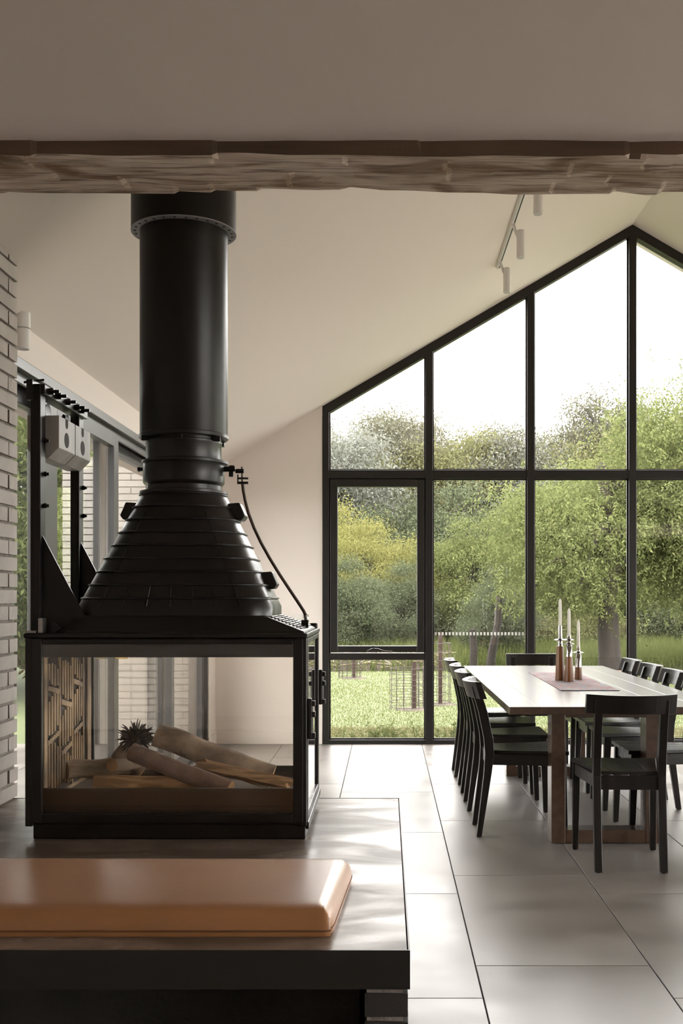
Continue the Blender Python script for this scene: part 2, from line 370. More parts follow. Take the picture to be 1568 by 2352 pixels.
doors('door_2', 1, XR, 'dark aluminium sliding glass doors on the far side of the table')
# unseen window added right of the camera, to let daylight into the near room
w2 = sroot('window_added', 'wide unseen window added beside the camera for daylight')
box('pane', 'pane_glass', w2, XR+.15, XR+.158, -1.5, 2.6, 0, 2.34)
for k in range(4): box('mullion', 'frame_paint', w2, XR+.12, XR+.2, -1.5+1.347*k, -1.44+1.347*k, 0, 2.34)

# --- brick wall beside the stove
BX = -1.317; BY1 = 3.84; ZB = .555
bw = struct(MB().prism([(BX-.205, ZB), (BX-.009, ZB), (BX-.009, cz(BX)-.006), (BX-.205, cz(BX-.205)-.006)], 'y', 2.95, BY1-.008).build('wall_brick', 'mortar'), 'pale grey thin brick wall beside the stove')
CH = .0573; BH = .0475; Lb = .29
bcache = {}
ncourse = int((cz(BX)-ZB)/CH)
def brick_obj(L_, Wd, H, m, par, loc, seedk):
    key = (round(L_, 3), round(Wd, 3), round(H, 3), m, seedk)
    if key not in bcache:
        rnd = random.Random(seedk*17+3); b = MB(); n = 5
        ys = [L_*i/n for i in range(n+1)]
        rings = [[(rnd.uniform(-.0012, .0012)+Wd, y, rnd.uniform(0, .0012)), (rnd.uniform(-.0012, .0012)+Wd, y, H-rnd.uniform(0, .0018)), (0, y, H), (0, y, 0)] for y in ys]
        b.loft(rings); bcache[key] = b.build('brick', m, par).data; o = par.children[-1]; o = [c for c in par.children if c.data == bcache[key]][-1]
    else: o = link('brick', bcache[key], par)
    o.location = loc; return o
for c in range(ncourse+1):
    z = ZB+.006+c*CH; H = min(BH, cz(BX)-.006-z)
    if H < .01: continue
    yy = BY1 - (.09 if c % 2 else .19)
    spans = [(yy+.005, BY1)]
    while yy > 3.0:
        y0 = max(yy-Lb, 2.95); spans.append((y0+.005, yy-.005)); yy -= Lb+.0
    for (a, b) in spans:
        brick_obj(b-a, .10, H, 'brick', bw, (BX-.10+random.uniform(-.0015, .0015), a, z), random.randrange(4))

op = struct(box('wall_outer', 'mortar_outer', None, -2.72, XL-.16, D-.26, D-.012, -.1, 2.45), 'pale brick pier outside, beyond the sliding doors')
for c in range(44):
    z = -.09+c*CH; x = -2.72-(0 if c % 2 else .145)
    while x < XL-.20:
        a = max(x, -2.722); b = min(x+Lb-.010, XL-.158)
        if b-a > .03:
            key = ('outer', round(b-a, 3))
            if key not in bcache: bcache[key] = MB().box(0, key[1], 0, .02, 0, BH).build('brick', 'brick_outer', op, loc=(a, D-.272, z)).data
            else: link('brick', bcache[key], op, loc=(a, D-.272, z))
        x += Lb

# --- skirting + power plate on the gable wall
pl = MB().box(-.80, -.725, D-.011, D, 1.065, 1.125)
po = pl.build('wall_socket', 'plate_white', bevel=.003); tag(po, 'white power socket plate on the gable wall behind the stove cable', 'socket')
for q in (-.785, -.752): MB().box(q, q+.011, D-.013, D-.011, 1.08, 1.11).build('switch', 'plate_white', po)

# ------------------------------------------------------------------ timber beam
def build_beam():
    x0, x1, y0, y1, z0, z1 = -1.57, XR+.05, 2.69, 2.94, 2.375, 2.60
    n = 520; prof = []
    # ring going front top -> front bottom -> back bottom -> back top
    for k in range(4): prof.append((y0, z1+(z0-z1)*k/4))
    for k in range(17): prof.append((y0+(y1-y0)*k/16, z0))
    for k in range(1, 5): prof.append((y1, z0+(z1-z0)*k/4))
    rings = []
    rnd = random.Random(5)
    cuts = [(rnd.uniform(x0, x1), rnd.uniform(0, 1), rnd.uniform(.08, .35), rnd.uniform(.06, .22), rnd.uniform(.003, .009)) for _ in range(170)]
    cuts = np.array(cuts)
    for i in range(n+1):
        x = x0+(x1-x0)*i/n; ring = []
        for j, (y, z) in enumerate(prof):
            t = j/(len(prof)-1)
            d = .006*mnoise.noise((x*2.2, y*26, z*26))+.004*mnoise.noise((x*7, y*60, z*60))
            dx = (x-cuts[:, 0])/cuts[:, 2]; dt = (t-cuts[:, 1])/cuts[:, 3]
            ok = (dx > 0) & (dx < 1) & (np.abs(dt) < .5)
            if ok.any(): d += float((cuts[ok, 4]*(1-dx[ok])).max())
            e = .004*mnoise.noise((x*.9, 3.1, t*3))
            yc, zc = (y0+y1)/2, (z0+z1)/2
            fy = 0 if 3 < j < 20 else (1 if j <= 3 else -1)
            fz = 1 if 4 <= j <= 20 else 0
            if j == 4: fy = .6
            if j == 20: fy = -.6
            ring.append((x, y+fy*(d+e), z+fz*(d+e)))
        rings.append(ring)
    b = MB(); b.loft(rings)
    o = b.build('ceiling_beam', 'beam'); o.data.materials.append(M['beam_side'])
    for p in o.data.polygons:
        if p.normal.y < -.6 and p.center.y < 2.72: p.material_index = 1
    return tag(o, 'rough-hewn weathered timber beam spanning the room under the ceiling', 'beam')
build_beam()

# ------------------------------------------------------------------ hearth bench
HX = .048; HY0, HY1 = 2.175, 3.83
hb = thing('hearth_bench', 'raised hearth bench with mottled stone top and dark metal edge under the stove', 'bench', (-.7, 3, 0))
HL = Matrix.Translation((.7, -3, 0))
def hpart(mb, name, m, **k):
    mb.v = [(x+.7, y-3, z) for x, y, z in mb.v]; return mb.build(name, m, hb, **k)
hpart(MB().box(-1.475, HX-.006, HY0+.006, HY1-.006, ZB-.05, ZB), 'hearth_top', 'hearth', bevel=.001)
hpart(MB().box(-1.475, HX, HY0, HY0+.0035, ZB-.078, ZB+.001).box(HX-.0035, HX, HY0+.0035, HY1, ZB-.078, ZB+.001).box(-1.475, HX-.0035, HY1-.0035, HY1, ZB-.078, ZB+.001), 'metal_edge', 'edge_steel')
hpart(MB().box(-1.475, HX-.0035, HY0+.0036, HY1-.0036, ZB-.078, ZB-.05), 'slab', 'brick_dark')
hpart(MB().box(-1.475, -.06, HY0+.25, HY1-.02, 0, ZB-.078), 'base_wall', 'brick_dark')
hpart(MB().box(-.04, HX-.014, HY0+.012, HY1-.02, 0, ZB-.079), 'pier_core', 'mortar')
for c in range(8):
    z = ZB-.079-.008-(c+1)*CH+.008
    if z < 0: break
    yy = HY0+.006-(0 if c % 2 == 0 else .145)
    while yy < HY1-.05:
        a = max(yy, HY0+.006); b = min(yy+Lb-.010, HY1-.01)
        if b-a > .04:
            brick_obj(b-a, .088, BH, 'brick_dark', hb, (-.044+.7, a-3, z), (c+int(yy*10)) % 3)
        yy += Lb

# --- leather cushion
def cushion():
    x0, x1, y0, y1 = -1.28, -.100, 2.262, 2.735; z0 = ZB+.001; T = .058
    nx, ny = 60, 20; b = MB(); vs = []; fs = []
    def sgn(t): return 1 if t >= 0 else -1
    def pt(u, v, top):
        # superellipse outline with rounded corners
        x = x0+(x1-x0)*u; y = y0+(y1-y0)*v
        e = min(u*(x1-x0), (1-u)*(x1-x0), v*(y1-y0), (1-v)*(y1-y0))
        q = min(e/.038, 1); edge = math.sqrt(max(0, 1-(1-q)**2))
        wob = .0012*mnoise.noise((x*3, y*4, 1.3))+.004*mnoise.noise((x*1.2, .4, 0))
        zz = z0+.020+(T-.020)*edge+(.002*math.sin(math.pi*v)*min(1, e/.1) if top else 0)+wob*q
        # sides lean in towards the right end like in a filled pad
        x += (v-.5)*.030*(1 if u > .9 else 0)*((u-.9)/.1)
        return (x, y, zz if top else z0)
    us = [i/nx for i in range(nx+1)]; vvs = [j/ny for j in range(ny+1)]
    us = sorted(set([0, .004, .010, .02, .03]+us+[.97, .98, .985, .99, .993, .996, .998, 1])); vvs = sorted(set([0, .01, .02, .035]+vvs+[.965, .98, .99, 1]))
    ru = .035
    for top in (1, 0):
        for v in vvs:
            for u in us:
                x, y, z = pt(u, v, top)
                # round plan corners
                cxr = x1-ru; 
                for cyr, s in ((y0+ru, -1), (y1-ru, 1)):
                    if x > cxr and (y-cyr)*s > 0:
                        dx, dy = (x-cxr)/ru, (y-cyr)*s/ru; l = max(abs(dx), abs(dy)); h = math.hypot(dx, dy)
                        if h > 1e-6: x = cxr+dx*l/h*ru; y = cyr+s*dy*l/h*ru
                vs.append((x, y, z))
    n1 = len(us); n2 = len(vvs); N = n1*n2
    for j in range(n2-1):
        for i in range(n1-1):
            a = j*n1+i; fs.append((a, a+1, a+n1+1, a+n1)); fs.append((N+a, N+a+n1, N+a+n1+1, N+a+1))
    rim = [i for i in range(n1)]+[j*n1+n1-1 for j in range(1, n2)]+[(n2-1)*n1+i for i in range(n1-2, -1, -1)]+[j*n1 for j in range(n2-2, 0, -1)]
    for a, c in zip(rim, rim[1:]+rim[:1]): fs.append((a, N+a, N+c, c))
    b.add(vs, fs); o = b.build('bench_cushion', 'leather', smooth=True)
    for p in o.data.polygons: p.use_smooth = True
    tag(o, 'long tan leather pad lying on the hearth bench', 'cushion')
    s = MB(); rimp = [vs[i] for i in rim]
    s.tube([(x, y-.0008 if y < 2.4 else y+.0008, z0+.012) for x, y, z in rimp if x > x0+.001], .0022, 6)
    s.build('seam_piping', 'stitch', o, smooth=True)
cushion()

# ------------------------------------------------------------------ stove
SX0, SX1, SY0, SY1 = -1.0635, -.2345, 3.165, 3.742; SCX = -.649; SCY = 3.45; ST = 1.1637
stove = thing('fireplace_stove', 'black cast-iron see-through wood stove with hood and tall flue on the hearth', 'stove', (SCX, SCY, ZB))
def sp(mb, name, m, par=None, **k):
    if not getattr(mb, 'done', 0): mb.v = [(x-SCX, y-SCY, z-ZB) for x, y, z in mb.v]; mb.done = 1
    return mb.build(name, m, par or stove, **k)
# base plinth, corner frame, top deck
sp(MB().box(SX0+.02, SX1-.005, SY0+.012, SY1-.012, ZB+.001, ZB+.045), 'plinth', 'iron', bevel=.003)
body = MB()
for x in (SX0, SX1-.022):
    for y in (SY0, SY1-.022): body.box(x, x+.022, y, y+.022, ZB+.04, ST)
body.box(SX0+.022, SX1-.022, SY0+.004, SY1-.004, ZB+.045, ZB+.062)
sp(body, 'corner_frame', 'iron', bevel=.003)
sp(MB().box(SX0-.004, SX1+.003, SY0-.004, SY1+.003, ST-.014, ST), 'top_deck', 'iron', bevel=.004)
# firebox tray and lips, inner headers
tray = MB().box(SX0+.045, SX1-.03, SY0+.05, SY1-.05, ZB+.07, ZB+.10)
sp(tray, 'ash_bed', 'ash')
lips = MB().box(SX0+.04, SX1-.03, SY0+.03, SY0+.042, ZB+.062, .702).box(SX0+.04, SX1-.03, SY1-.042, SY1-.03, ZB+.062, .690)
lips.box(SX1-.042, SX1-.03, SY0+.042, SY1-.042, ZB+.062, .66)
sp(lips, 'fire_lip', 'iron_lip')
hd = MB().box(SX0+.03, SX1-.03, SY0+.026, SY0+.04, 1.092, ST-.015).box(SX0+.03, SX1-.03, SY1-.04, SY1-.026, 1.092, ST-.015).box(SX1-.04, SX1-.028, SY0+.04, SY1-.04, 1.092, ST-.015)
hd.box(SX0+.03, SX1-.03, SY0+.04, SY1-.04, 1.135, ST-.015)
sp(hd, 'inner_header', 'iron')
# left cheek: outer plate + patterned cast panel
sp(MB().box(SX0+.004, SX0+.02, SY0+.022, SY1-.022, ZB+.062, ST-.014), 'cheek_plate', 'iron')
pan = sp(MB().box(-1.032, -1.024, SY0+.03, SY1-.03, ZB+.085, 1.13), 'fireback_panel', 'iron_slot')
rel = MB(); px_ = -1.0235; th = .007
def strip(y0, y1, z0, z1): rel.box(px_-.001, px_+th, y0, y1, z0, z1)
ya, yb = SY0+.035, SY1-.035; zlo, zhi = .645, 1.10
strip(ya, ya+.03, zlo, zhi); strip(yb-.045, yb, zlo, zhi); strip(ya+.03, yb-.045, zlo, zlo+.02); strip(ya+.03, yb-.045, zhi-.012, zhi)
cols = [(ya+.035, .11), (ya+.17, .11), (ya+.305, .10)]
rnd = random.Random(3)
for ci, (cy0, cw) in enumerate(cols):
    strip(cy0+cw+.003, cy0+cw+.016, zlo+.02, zhi-.012)
    brk = [(.79, .02), (.93, -.02)] if ci % 2 else [(.84, .02), (.985, -.02)]
    zb = [zlo+.02]+[b for b, _ in brk]+[zhi-.02]
    for k in range(3):
        for q in range(4):
            y = cy0+cw*(q+.5)/4; sh = (q-1.5)*.014*(1 if k % 2 else -1)
            strip(y-.0065, y+.0065, zb[k]+.012+max(0, sh), zb[k+1]-.010+min(0, sh))
    for (bz, sl) in brk:
        n = 6
        for q in range(n):
            t0 = q/n; y0 = cy0+cw*t0; zz = bz+sl*(t0-.5)
            strip(y0, y0+cw/n+.001, zz-.008, zz+.008)
sp(rel, 'cast_relief', 'iron_inner', pan, bevel=.0015)

# glazed doors
def sdoor(name, axis, pos, a0, a1, out):
    z0, z1 = ZB+.05, ST-.016; fw = .030; d = .02*out
    b = MB(); lo, hi = sorted((pos-.002*out, pos+d*.6))
    lo, hi = sorted((pos-.016*out, pos+.002*out))
    def bx(mb, u0, u1, zz0, zz1, l=lo, h=hi):
        return mb.box(u0, u1, l, h, zz0, zz1) if axis == 'y' else mb.box(l, h, u0, u1, zz0, zz1)
    bx(b, a0, a0+fw, z0, z1); bx(b, a1-fw, a1, z0, z1); bx(b, a0+fw, a1-fw, z0, z0+.026); bx(b, a0+fw, a1-fw, z1-.016, z1)
    f = sp(b, name, 'iron', bevel=.003)
    g = MB(); m_ = (lo+hi)/2; bx(g, a0+fw-.006, a1-fw+.006, z0+.02, z1-.011, m_-.002, m_+.002)
    sp(g, 'glass_pane', 'stove_glass', f)
    return f
sdoor('front_door', 'y', SY0, SX0+.020, SX1-.010, -1)
sdoor('rear_door', 'y', SY1, SX0+.020, SX1-.010, 1)
sd = sdoor('side_door', 'x', SX1, SY0+.024, SY1-.024, 1)
# side step moulding at the base of the right side, hinges and latches
sp(MB().box(SX1-.004, SX1+.006, SY0+.01, SY1-.005, ZB+.03, ZB+.052), 'base_moulding', 'iron', bevel=.003)
for (yy, zz) in ((SY0+.03, .935), (SY1-.022, .985)):
    hg = MB().box(SX1+.002, SX1+.013, yy-.012, yy+.012, zz-.085, zz+.035)
    hg.tube([(SX1+.012, yy, zz-.085), (SX1+.012, yy, zz+.03)], .006, 8)
    for q in (-.075, -.012, .02): hg.box(SX1+.006, SX1+.024, yy-.010, yy+.010, zz+q-.008, zz+q+.008)
    sp(hg, 'latch', 'iron', sd, bevel=.002)
# bits on the top left of the deck
sp(MB().box(SX0+.035, SX0+.048, SY0+.01, SY0+.05, ST, ST+.045).box(SX0+.0, SX0+.03, SY0+.005, SY0+.03, ST, ST+.008), 'deck_bracket', 'steel', bevel=.002)
sp(MB().prism([(SX0+.075, ST), (SX0+.100, ST+.016), (SX0+.075, ST+.034)], 'y', SY0+.02, SY0+.03), 'deck_bracket', 'iron')
sp(MB().box(SX1-.028, SX1-.002, SY1-.07, SY1-.03, ST, ST+.018), 'deck_bracket', 'iron', bevel=.003)

# skirt
HXh, HYh = .300, .225; HZ0, HZ1 = 1.213, 1.603
def rrect(cx, cy_, hx, hy, r, z, n=9):
    P = []
    for (sx, sy, a0) in ((1, 1, 0), (-1, 1, 90), (-1, -1, 180), (1, -1, 270)):
        for i in range(n):
            a = math.radians(a0+90*i/(n-1)); P.append((cx+sx*(hx-r)+r*math.cos(a), cy_+sy*(hy-r)+r*math.sin(a), z))
    return P
def quad(x0, x1, y0, y1, z): return [(x1, y1, z), (x0, y1, z), (x0, y0, z), (x1, y0, z)]
sk = MB().loft([quad(SX0+.12, SX1-.006, SY0+.004, SY1-.004, ST), quad(SX0+.12, SX1-.010, SY0+.006, SY1-.006, ST+.006), quad(SCX-HXh+.012, SCX+HXh-.012, SCY-HYh-.005, SCY+HYh+.005, HZ0), quad(SCX-HXh+.02, SCX+HXh-.02, SCY-HYh, SCY+HYh, HZ0+.002)])
sko = sp(sk, 'skirt', 'iron', bevel=.002)
# vent grille on the right slope of the skirt
vx0, vz0, vx1, vz1 = SX1-.012, ST+.006, SCX+HXh-.010, HZ0
L_ = math.hypot(vx1-vx0, vz1-vz0); ux, uz = (vx1-vx0)/L_, (vz1-vz0)/L_; nx_, nz_ = uz*-1, ux
if nz_ < 0: nx_, nz_ = -nx_, -nz_
for k in range(9):
    t = .12+.78*k/8
    cx_, cz_ = vx0+ux*L_*t, vz0+uz*L_*t
    for (y0, y1) in ((SCY-.20, SCY-.02), (SCY+.01, SCY+.20)):
        q = MB().prism([(cx_-ux*.0028, cz_-uz*.0028), (cx_+ux*.0028, cz_+uz*.0028), (cx_+ux*.0028+nx_*.004, cz_+uz*.0028+nz_*.004), (cx_-ux*.0028+nx_*.004, cz_-uz*.0028+nz_*.004)], 'y', y0, y1)
        sp(q, 'grille_bar', 'iron', sko)
# hood
def hood_ring(t, grow=0.0):
    # t 0 at base .. 1 at top
    z = HZ0+.028+(HZ1-HZ0-.028)*t
    hx = HXh+(.131-HXh)*t+grow; hy = HYh+(.131-HYh)*t+grow; r = .095+(.131-.095)*t+grow
    return rrect(SCX, SCY, hx, hy, min(r, hx-1e-4, hy-1e-4), z)
hood = MB().loft([rrect(SCX, SCY, HXh, HYh, .095, HZ0)]+[hood_ring(i/16) for i in range(17)])
ho = sp(hood, 'hood', 'iron', smooth=True)
for k in range(9):
    t = .075+.905*k/8
    rb = MB().loft([hood_ring(t-.012, .0), hood_ring(t-.006, .0055), hood_ring(t+.001, .0065), hood_ring(t+.008, .0005)], cap=False)
    sp(rb, 'rib', 'iron', ho, smooth=True)
for k in range(7):
    x = SCX-.17+.34*k/6
    q = MB().tube([(SCX+(x-SCX)*1.25, SCY-HYh-.001, HZ0+.03), (SCX+(x-SCX)*.55, SCY-.1325-.004, HZ1-.07)], .0022, 6)
    sp(q, 'casting_rib', 'iron', ho, smooth=True)
for (t, sx) in ((.235-.06+.655, 1), (.225, 1), (.835, -1)):
    z = HZ0+.028+(HZ1-HZ0-.028)*t; hx = HXh+(.131-HXh)*t; s = .031
    lx = SCX+sx*(hx-.012)
    q = MB().prism([(lx-sx*.02, z+.026), (lx+sx*.034, z+.030), (lx+sx*.052, z-.012), (lx+sx*.042, z-.026), (lx-sx*.02, z-.024)], 'y', SCY-.03, SCY+.05)
    sp(q, 'lug', 'iron', ho, bevel=.004)
# neck, flue, collar
neck = MB().lathe([(.139, HZ1-.004), (.139, HZ1+.004), (.120, HZ1+.008), (.120, HZ1+.022), (.127, HZ1+.030), (.129, HZ1+.034), (.129, HZ1+.096), (.126, HZ1+.102), (.119, HZ1+.106), (.119, 1.755), (.1215, 1.758), (.1215, 1.766), (.119, 1.768), (.119, 1.80)], 56, (SCX, SCY, 0))
no = sp(neck, 'flue_neck', 'iron', smooth=True)
fl = sp(MB().lathe([(.138, 1.786), (.139, 1.788), (.139, 2.50)], 72, (SCX, SCY, 0)), 'flue_pipe', 'iron_flue', smooth=True)
sp(MB().lathe([(.1395, 1.776), (.1415, 1.778), (.1415, 1.788), (.1395, 1.790)], 72, (SCX, SCY, 0)), 'rim_ring', 'iron', fl, smooth=True)
for k in range(6):
    a = 2*math.pi*(k+.55)/6
    sp(MB().box(SCX+.128*math.cos(a)-.012, SCX+.128*math.cos(a)+.012, SCY+.128*math.sin(a)-.01, SCY+.128*math.sin(a)+.01, 1.762, 1.777), 'clamp_block', 'iron', fl, bevel=.002)
co = sp(MB().lathe([(.166, 2.440), (.166, cz(SCX)+.10)], 72, (SCX, SCY, 0)), 'ceiling_collar', 'iron_flue', smooth=True)
ring = MB(); n = 72
pr = [(.139, 2.4395), (.1665, 2.4395), (.1665, 2.4365), (.139, 2.4365)]
ring.loft([[(SCX+r*math.cos(2*math.pi*i/n), SCY+r*math.sin(2*math.pi*i/n), z) for i in range(n)] for r, z in pr+pr[:1]], cap=False)
ro = sp(ring, 'vent_ring', 'flange_grey', co)
for k in range(28):
    a = 2*math.pi*k/28
    sp(MB().lathe([(.0042, 2.4355), (.0042, 2.4368)], 10, (SCX+.1535*math.cos(a), SCY+.1535*math.sin(a), 0)), 'vent_hole', 'iron_slot', ro)
# damper lever and cable
dz = 1.27+(1372-1078)/716
def fp(px, py, y=SCY): return ((px-887)*y/F, y, 1.27+(1372-py)*y/F)
sp(MB().lathe([(.137, 1.27+(1372-1064)/716-.004), (.137, 1.27+(1372-1064)/716+.004)], 48, (SCX+.004, SCY, 0)), 'damper_plate', 'iron', no, smooth=True)
dv = MB().tube([fp(508, 1078), fp(540, 1077)], .0085, 10).tube([fp(527, 1076), fp(538, 1076)], .0105, 10)
dv.tube([fp(541, 1082), fp(560, 1082)], .0075, 10)
dv.box(fp(526, 0)[0], fp(536, 0)[0], SCY-.008, SCY+.008, fp(0, 1095)[2], fp(0, 1083)[2])
dv.tube([fp(555, 1072), fp(556, 1106)], .0026, 8)
dv.box(fp(545, 0)[0], fp(570, 0)[0], SCY-.006, SCY+.006, fp(0, 1112)[2], fp(0, 1106.5)[2]).box(fp(545, 0)[0], fp(548, 0)[0], SCY-.006, SCY+.006, fp(0, 1108)[2], fp(0, 1090)[2])
dv.box(fp(545, 0)[0], fp(570, 0)[0], SCY-.006, SCY+.006, fp(0, 1101)[2], fp(0, 1097)[2])
sp(dv, 'damper_lever', 'iron', no, smooth=True)
sp(MB().tube([fp(330, 1078), fp(316, 1078)], .006, 8).tube([fp(322, 1078), fp(317, 1078)], .008, 8), 'pivot_bolt', 'iron', no)
pts = [(557, 1110), (558.5, 1126), (563, 1150), (571, 1180), (583, 1212), (599, 1246), (619, 1282), (641, 1318), (664, 1353), (684, 1383), (697, 1403), (703, 1416)]
sp(MB().tube([fp(*p) for p in pts], .0052, 10), 'damper_cable', 'hose', smooth=True)
cb = MB().box(fp(692, 0)[0], fp(708, 0)[0], SCY-.008, SCY+.004, ST-.002, fp(0, 1424)[2]); cb.tube([fp(703, 1412), fp(704, 1428)], .0075, 10); cb.tube([fp(699, 1436, SCY-.012), fp(692, 1452, SCY-.03)], .004, 8)
sp(cb, 'cable_bracket', 'iron', smooth=False)
sp(MB().tube([fp(702.5, 1413), fp(704, 1424)], .0078, 10), 'cable_end', 'steel', smooth=True)

# counterweight frame on the left
PX0, PX1 = -1.058, -1.028; PZ1 = 1.905
cw = sp(MB().box(PX0, PX1+.012, 3.20, 3.66, PZ1-.030, PZ1-.0), 'counterweight_frame', 'iron_flue', bevel=.002)
for y in (3.195, 3.60):
    sp(MB().box(PX0, PX1, y, y+.052, ST, PZ1), 'post', 'iron_flue', cw, bevel=.003)
    sp(MB().prism([(PX1-.002, ST), (PX1+.150, ST), (PX1+.146, ST+.012), (PX1-.002, ST+.295)], 'y', y+.02, y+.028), 'gusset', 'iron_flue', cw)
    sp(MB().box(PX1-.004, PX1+.10, y+.018, y+.03, ST, ST+.012), 'gusset_foot', 'iron_flue', cw)
    for z in (1.545, 1.64, 1.74):
        sp(MB().tube([(PX1-.002, y+.035, z), (PX1+.016, y+.035, z)], .0052, 6).tube([(PX1+.002, y+.035, z), (PX1+.009, y+.035, z)], .0085, 6), 'bolt', 'iron', cw)
sp(MB().box(PX0-.006, PX0+.012, 3.18, 3.27, PZ1-.05, PZ1+.01).tube([(PX0-.02, 3.20, PZ1+.005), (PX0+.03, 3.23, PZ1+.018)], .004, 6), 'top_bracket', 'iron', cw)
for y in (3.245, 3.32, 3.42, 3.52, 3.575):
    q = MB().tube([(PX1+.010, y, PZ1-.014), (PX1+.042, y, PZ1-.014)], .0055, 8).tube([(PX1+.012, y, PZ1-.014), (PX1+.026, y, PZ1-.014)], .0105, 6)
    sp(q, 'bolt', 'iron', cw)
for y in (3.33, 3.53):
    pu = MB(); pu.v = []; 
    n = 20
    pu.loft([[(xx, y+r*math.cos(2*math.pi*i/n), PZ1-.062+r*math.sin(2*math.pi*i/n)) for i in range(n)] for xx, r in ((PX0+.0, .028), (PX0+.006, .022), (PX0+.012, .028))])
    sp(pu, 'pulley', 'iron', cw)
    sp(MB().tube([(PX0+.006, y, PZ1-.09), (PX0+.006, y, 1.80)], .002, 6), 'wire_rope', 'steel', cw)
WX0, WX1 = -1.089, -.9925
for (y0, y1) in ((3.262, 3.430), (3.436, 3.606)):
    prof = [(WX0, 1.822), (WX1, 1.822), (WX1, 1.724), (WX1-.032, 1.692), (WX0+.020, 1.692), (WX0, 1.72)]
    wo = sp(MB().prism(prof, 'y', y0, y1), 'counterweight', 'weight_steel', bevel=.0015)
    ym = (y0+y1)/2-.005
    def disc(yc, zc, ry, rz_, z_clip=None):
        n = 24; q = MB(); P = [(yc+ry*math.cos(2*math.pi*i/n), zc+rz_*math.sin(2*math.pi*i/n)) for i in range(n)]
        q.prism(P, 'x', WX1-.004, WX1+.0006); return q
    sp(disc(ym, 1.757, .0235, .0235), 'hole', 'iron_slot', wo)
    q = MB().prism([(ym-.013, 1.8221), (ym-.013, 1.806)]+[(ym-.013*math.cos(math.pi*i/10), 1.806-.013*math.sin(math.pi*i/10)) for i in range(1, 10)]+[(ym+.013, 1.806), (ym+.013, 1.8221)], 'x', WX1-.004, WX1+.0006)
    sp(q, 'slot', 'iron_slot', wo)

# ------------------------------------------------------------------ logs in the fire box
def log(name, label, p0, p1, r, mside, mend, ry=1.0, shape='round', seed=1, cat='log'):
    p0, p1 = Vector(p0), Vector(p1); rnd = random.Random(seed); ax = (p1-p0); L_ = ax.length; t = ax.normalized()
    u = t.cross(Vector((0, 0, 1))).normalized(); v = u.cross(t).normalized()
    if v.z < 0: v = -v
    n = 18 if shape == 'round' else 12; m = 14; rings = []
    for k in range(m+1):
        s = k/m; c = p0+ax*s+v*(.006*mnoise.noise((s*3, seed, 0)))+u*(.006*mnoise.noise((s*3, seed, 5)))
        ring = []
        for i in range(n):
            a = 2*math.pi*i/n
            if shape == 'round': rr = r*(1+.05*mnoise.noise((math.cos(a)*1.2+seed, math.sin(a)*1.2, s*4)))
            elif shape == 'half':
                rr = r*(1.0 if math.sin(a) > -.2 else .45/max(.45, abs(math.sin(a))))*(1+.05*mnoise.noise((math.cos(a)*1.5+seed, math.sin(a)*1.5, s*5)))
            else:
                q = [1.0, .72, .55, .62, 1.05, .75, .55, .7, .95, .6, .5, .65][i % 12]
                rr = r*q*(1+.22*mnoise.noise((a*2+seed, s*1.2, i*.8)))
            tw = .05*mnoise.noise((i*.9+seed, 7, 1)) if (k in (0, m) and shape == 'split') else 0
            ring.append(tuple(c+u*(rr*math.cos(a))+v*(rr*ry*math.sin(a))+t*tw))
        rings.append(ring)
    b = MB().loft(rings, cap=False); o = b.build(name, mside, smooth=True)
    tag(o, label, cat, 'firewood in the stove')
    for rg, s in ((rings[0], -1), (rings[-1], 1)):
        cen = sum((Vector(p) for p in rg), Vector())/n
        e = MB(); e.add([tuple(cen+t*s*.0015)]+rg, [(0, i+1, (i+1) % n+1) for i in range(n)]); e.build('cut_end', mend, o)
    return o
zf = ZB+.10
def lp(px, py, y): return ((px-887)*y/F, y, 1.27+(1372-py)*y/F)
log('fire_log', 'pale barked log lying level at the patterned side of the stove', lp(150, 1770, 3.42), lp(296, 1757, 3.56), .030, 'bark_pale', 'wood_end', seed=1)
log('fire_log', 'short log with its round orange cut end facing the front glass', lp(257, 1758, 3.36), lp(352, 1752, 3.60), .020, 'bark_dark', 'wood_end', seed=2)
log('fire_log', 'brown split log at the bottom of the pile in the stove', lp(216, 1806, 3.30), lp(452, 1806, 3.34), .038, 'wood_split', 'wood_split', .9, 'half', seed=3)
log('fire_log', 'smooth mauve-brown log leaning down across the middle of the pile', lp(303, 1727, 3.36), lp(528, 1815, 3.27), .029, 'bark_mauve', 'wood_end', seed=4)
log('fire_log', 'big split log with pale edge leaning on top of the pile', lp(358, 1694, 3.50), lp(622, 1792, 3.50), .053, 'bark_dark', 'wood_split', .95, 'half', seed=5)
log('fire_log', 'splintered orange-brown split log at the right end of the pile', lp(458, 1758, 3.38), lp(664, 1806, 3.33), .030, 'wood_split', 'wood_split', .8, 'split', seed=6)
log('fire_log', 'dark log stub under the dried cone in the stove', lp(268, 1722, 3.52), lp(330, 1770, 3.52), .027, 'bark_dark', 'wood_end', seed=8)
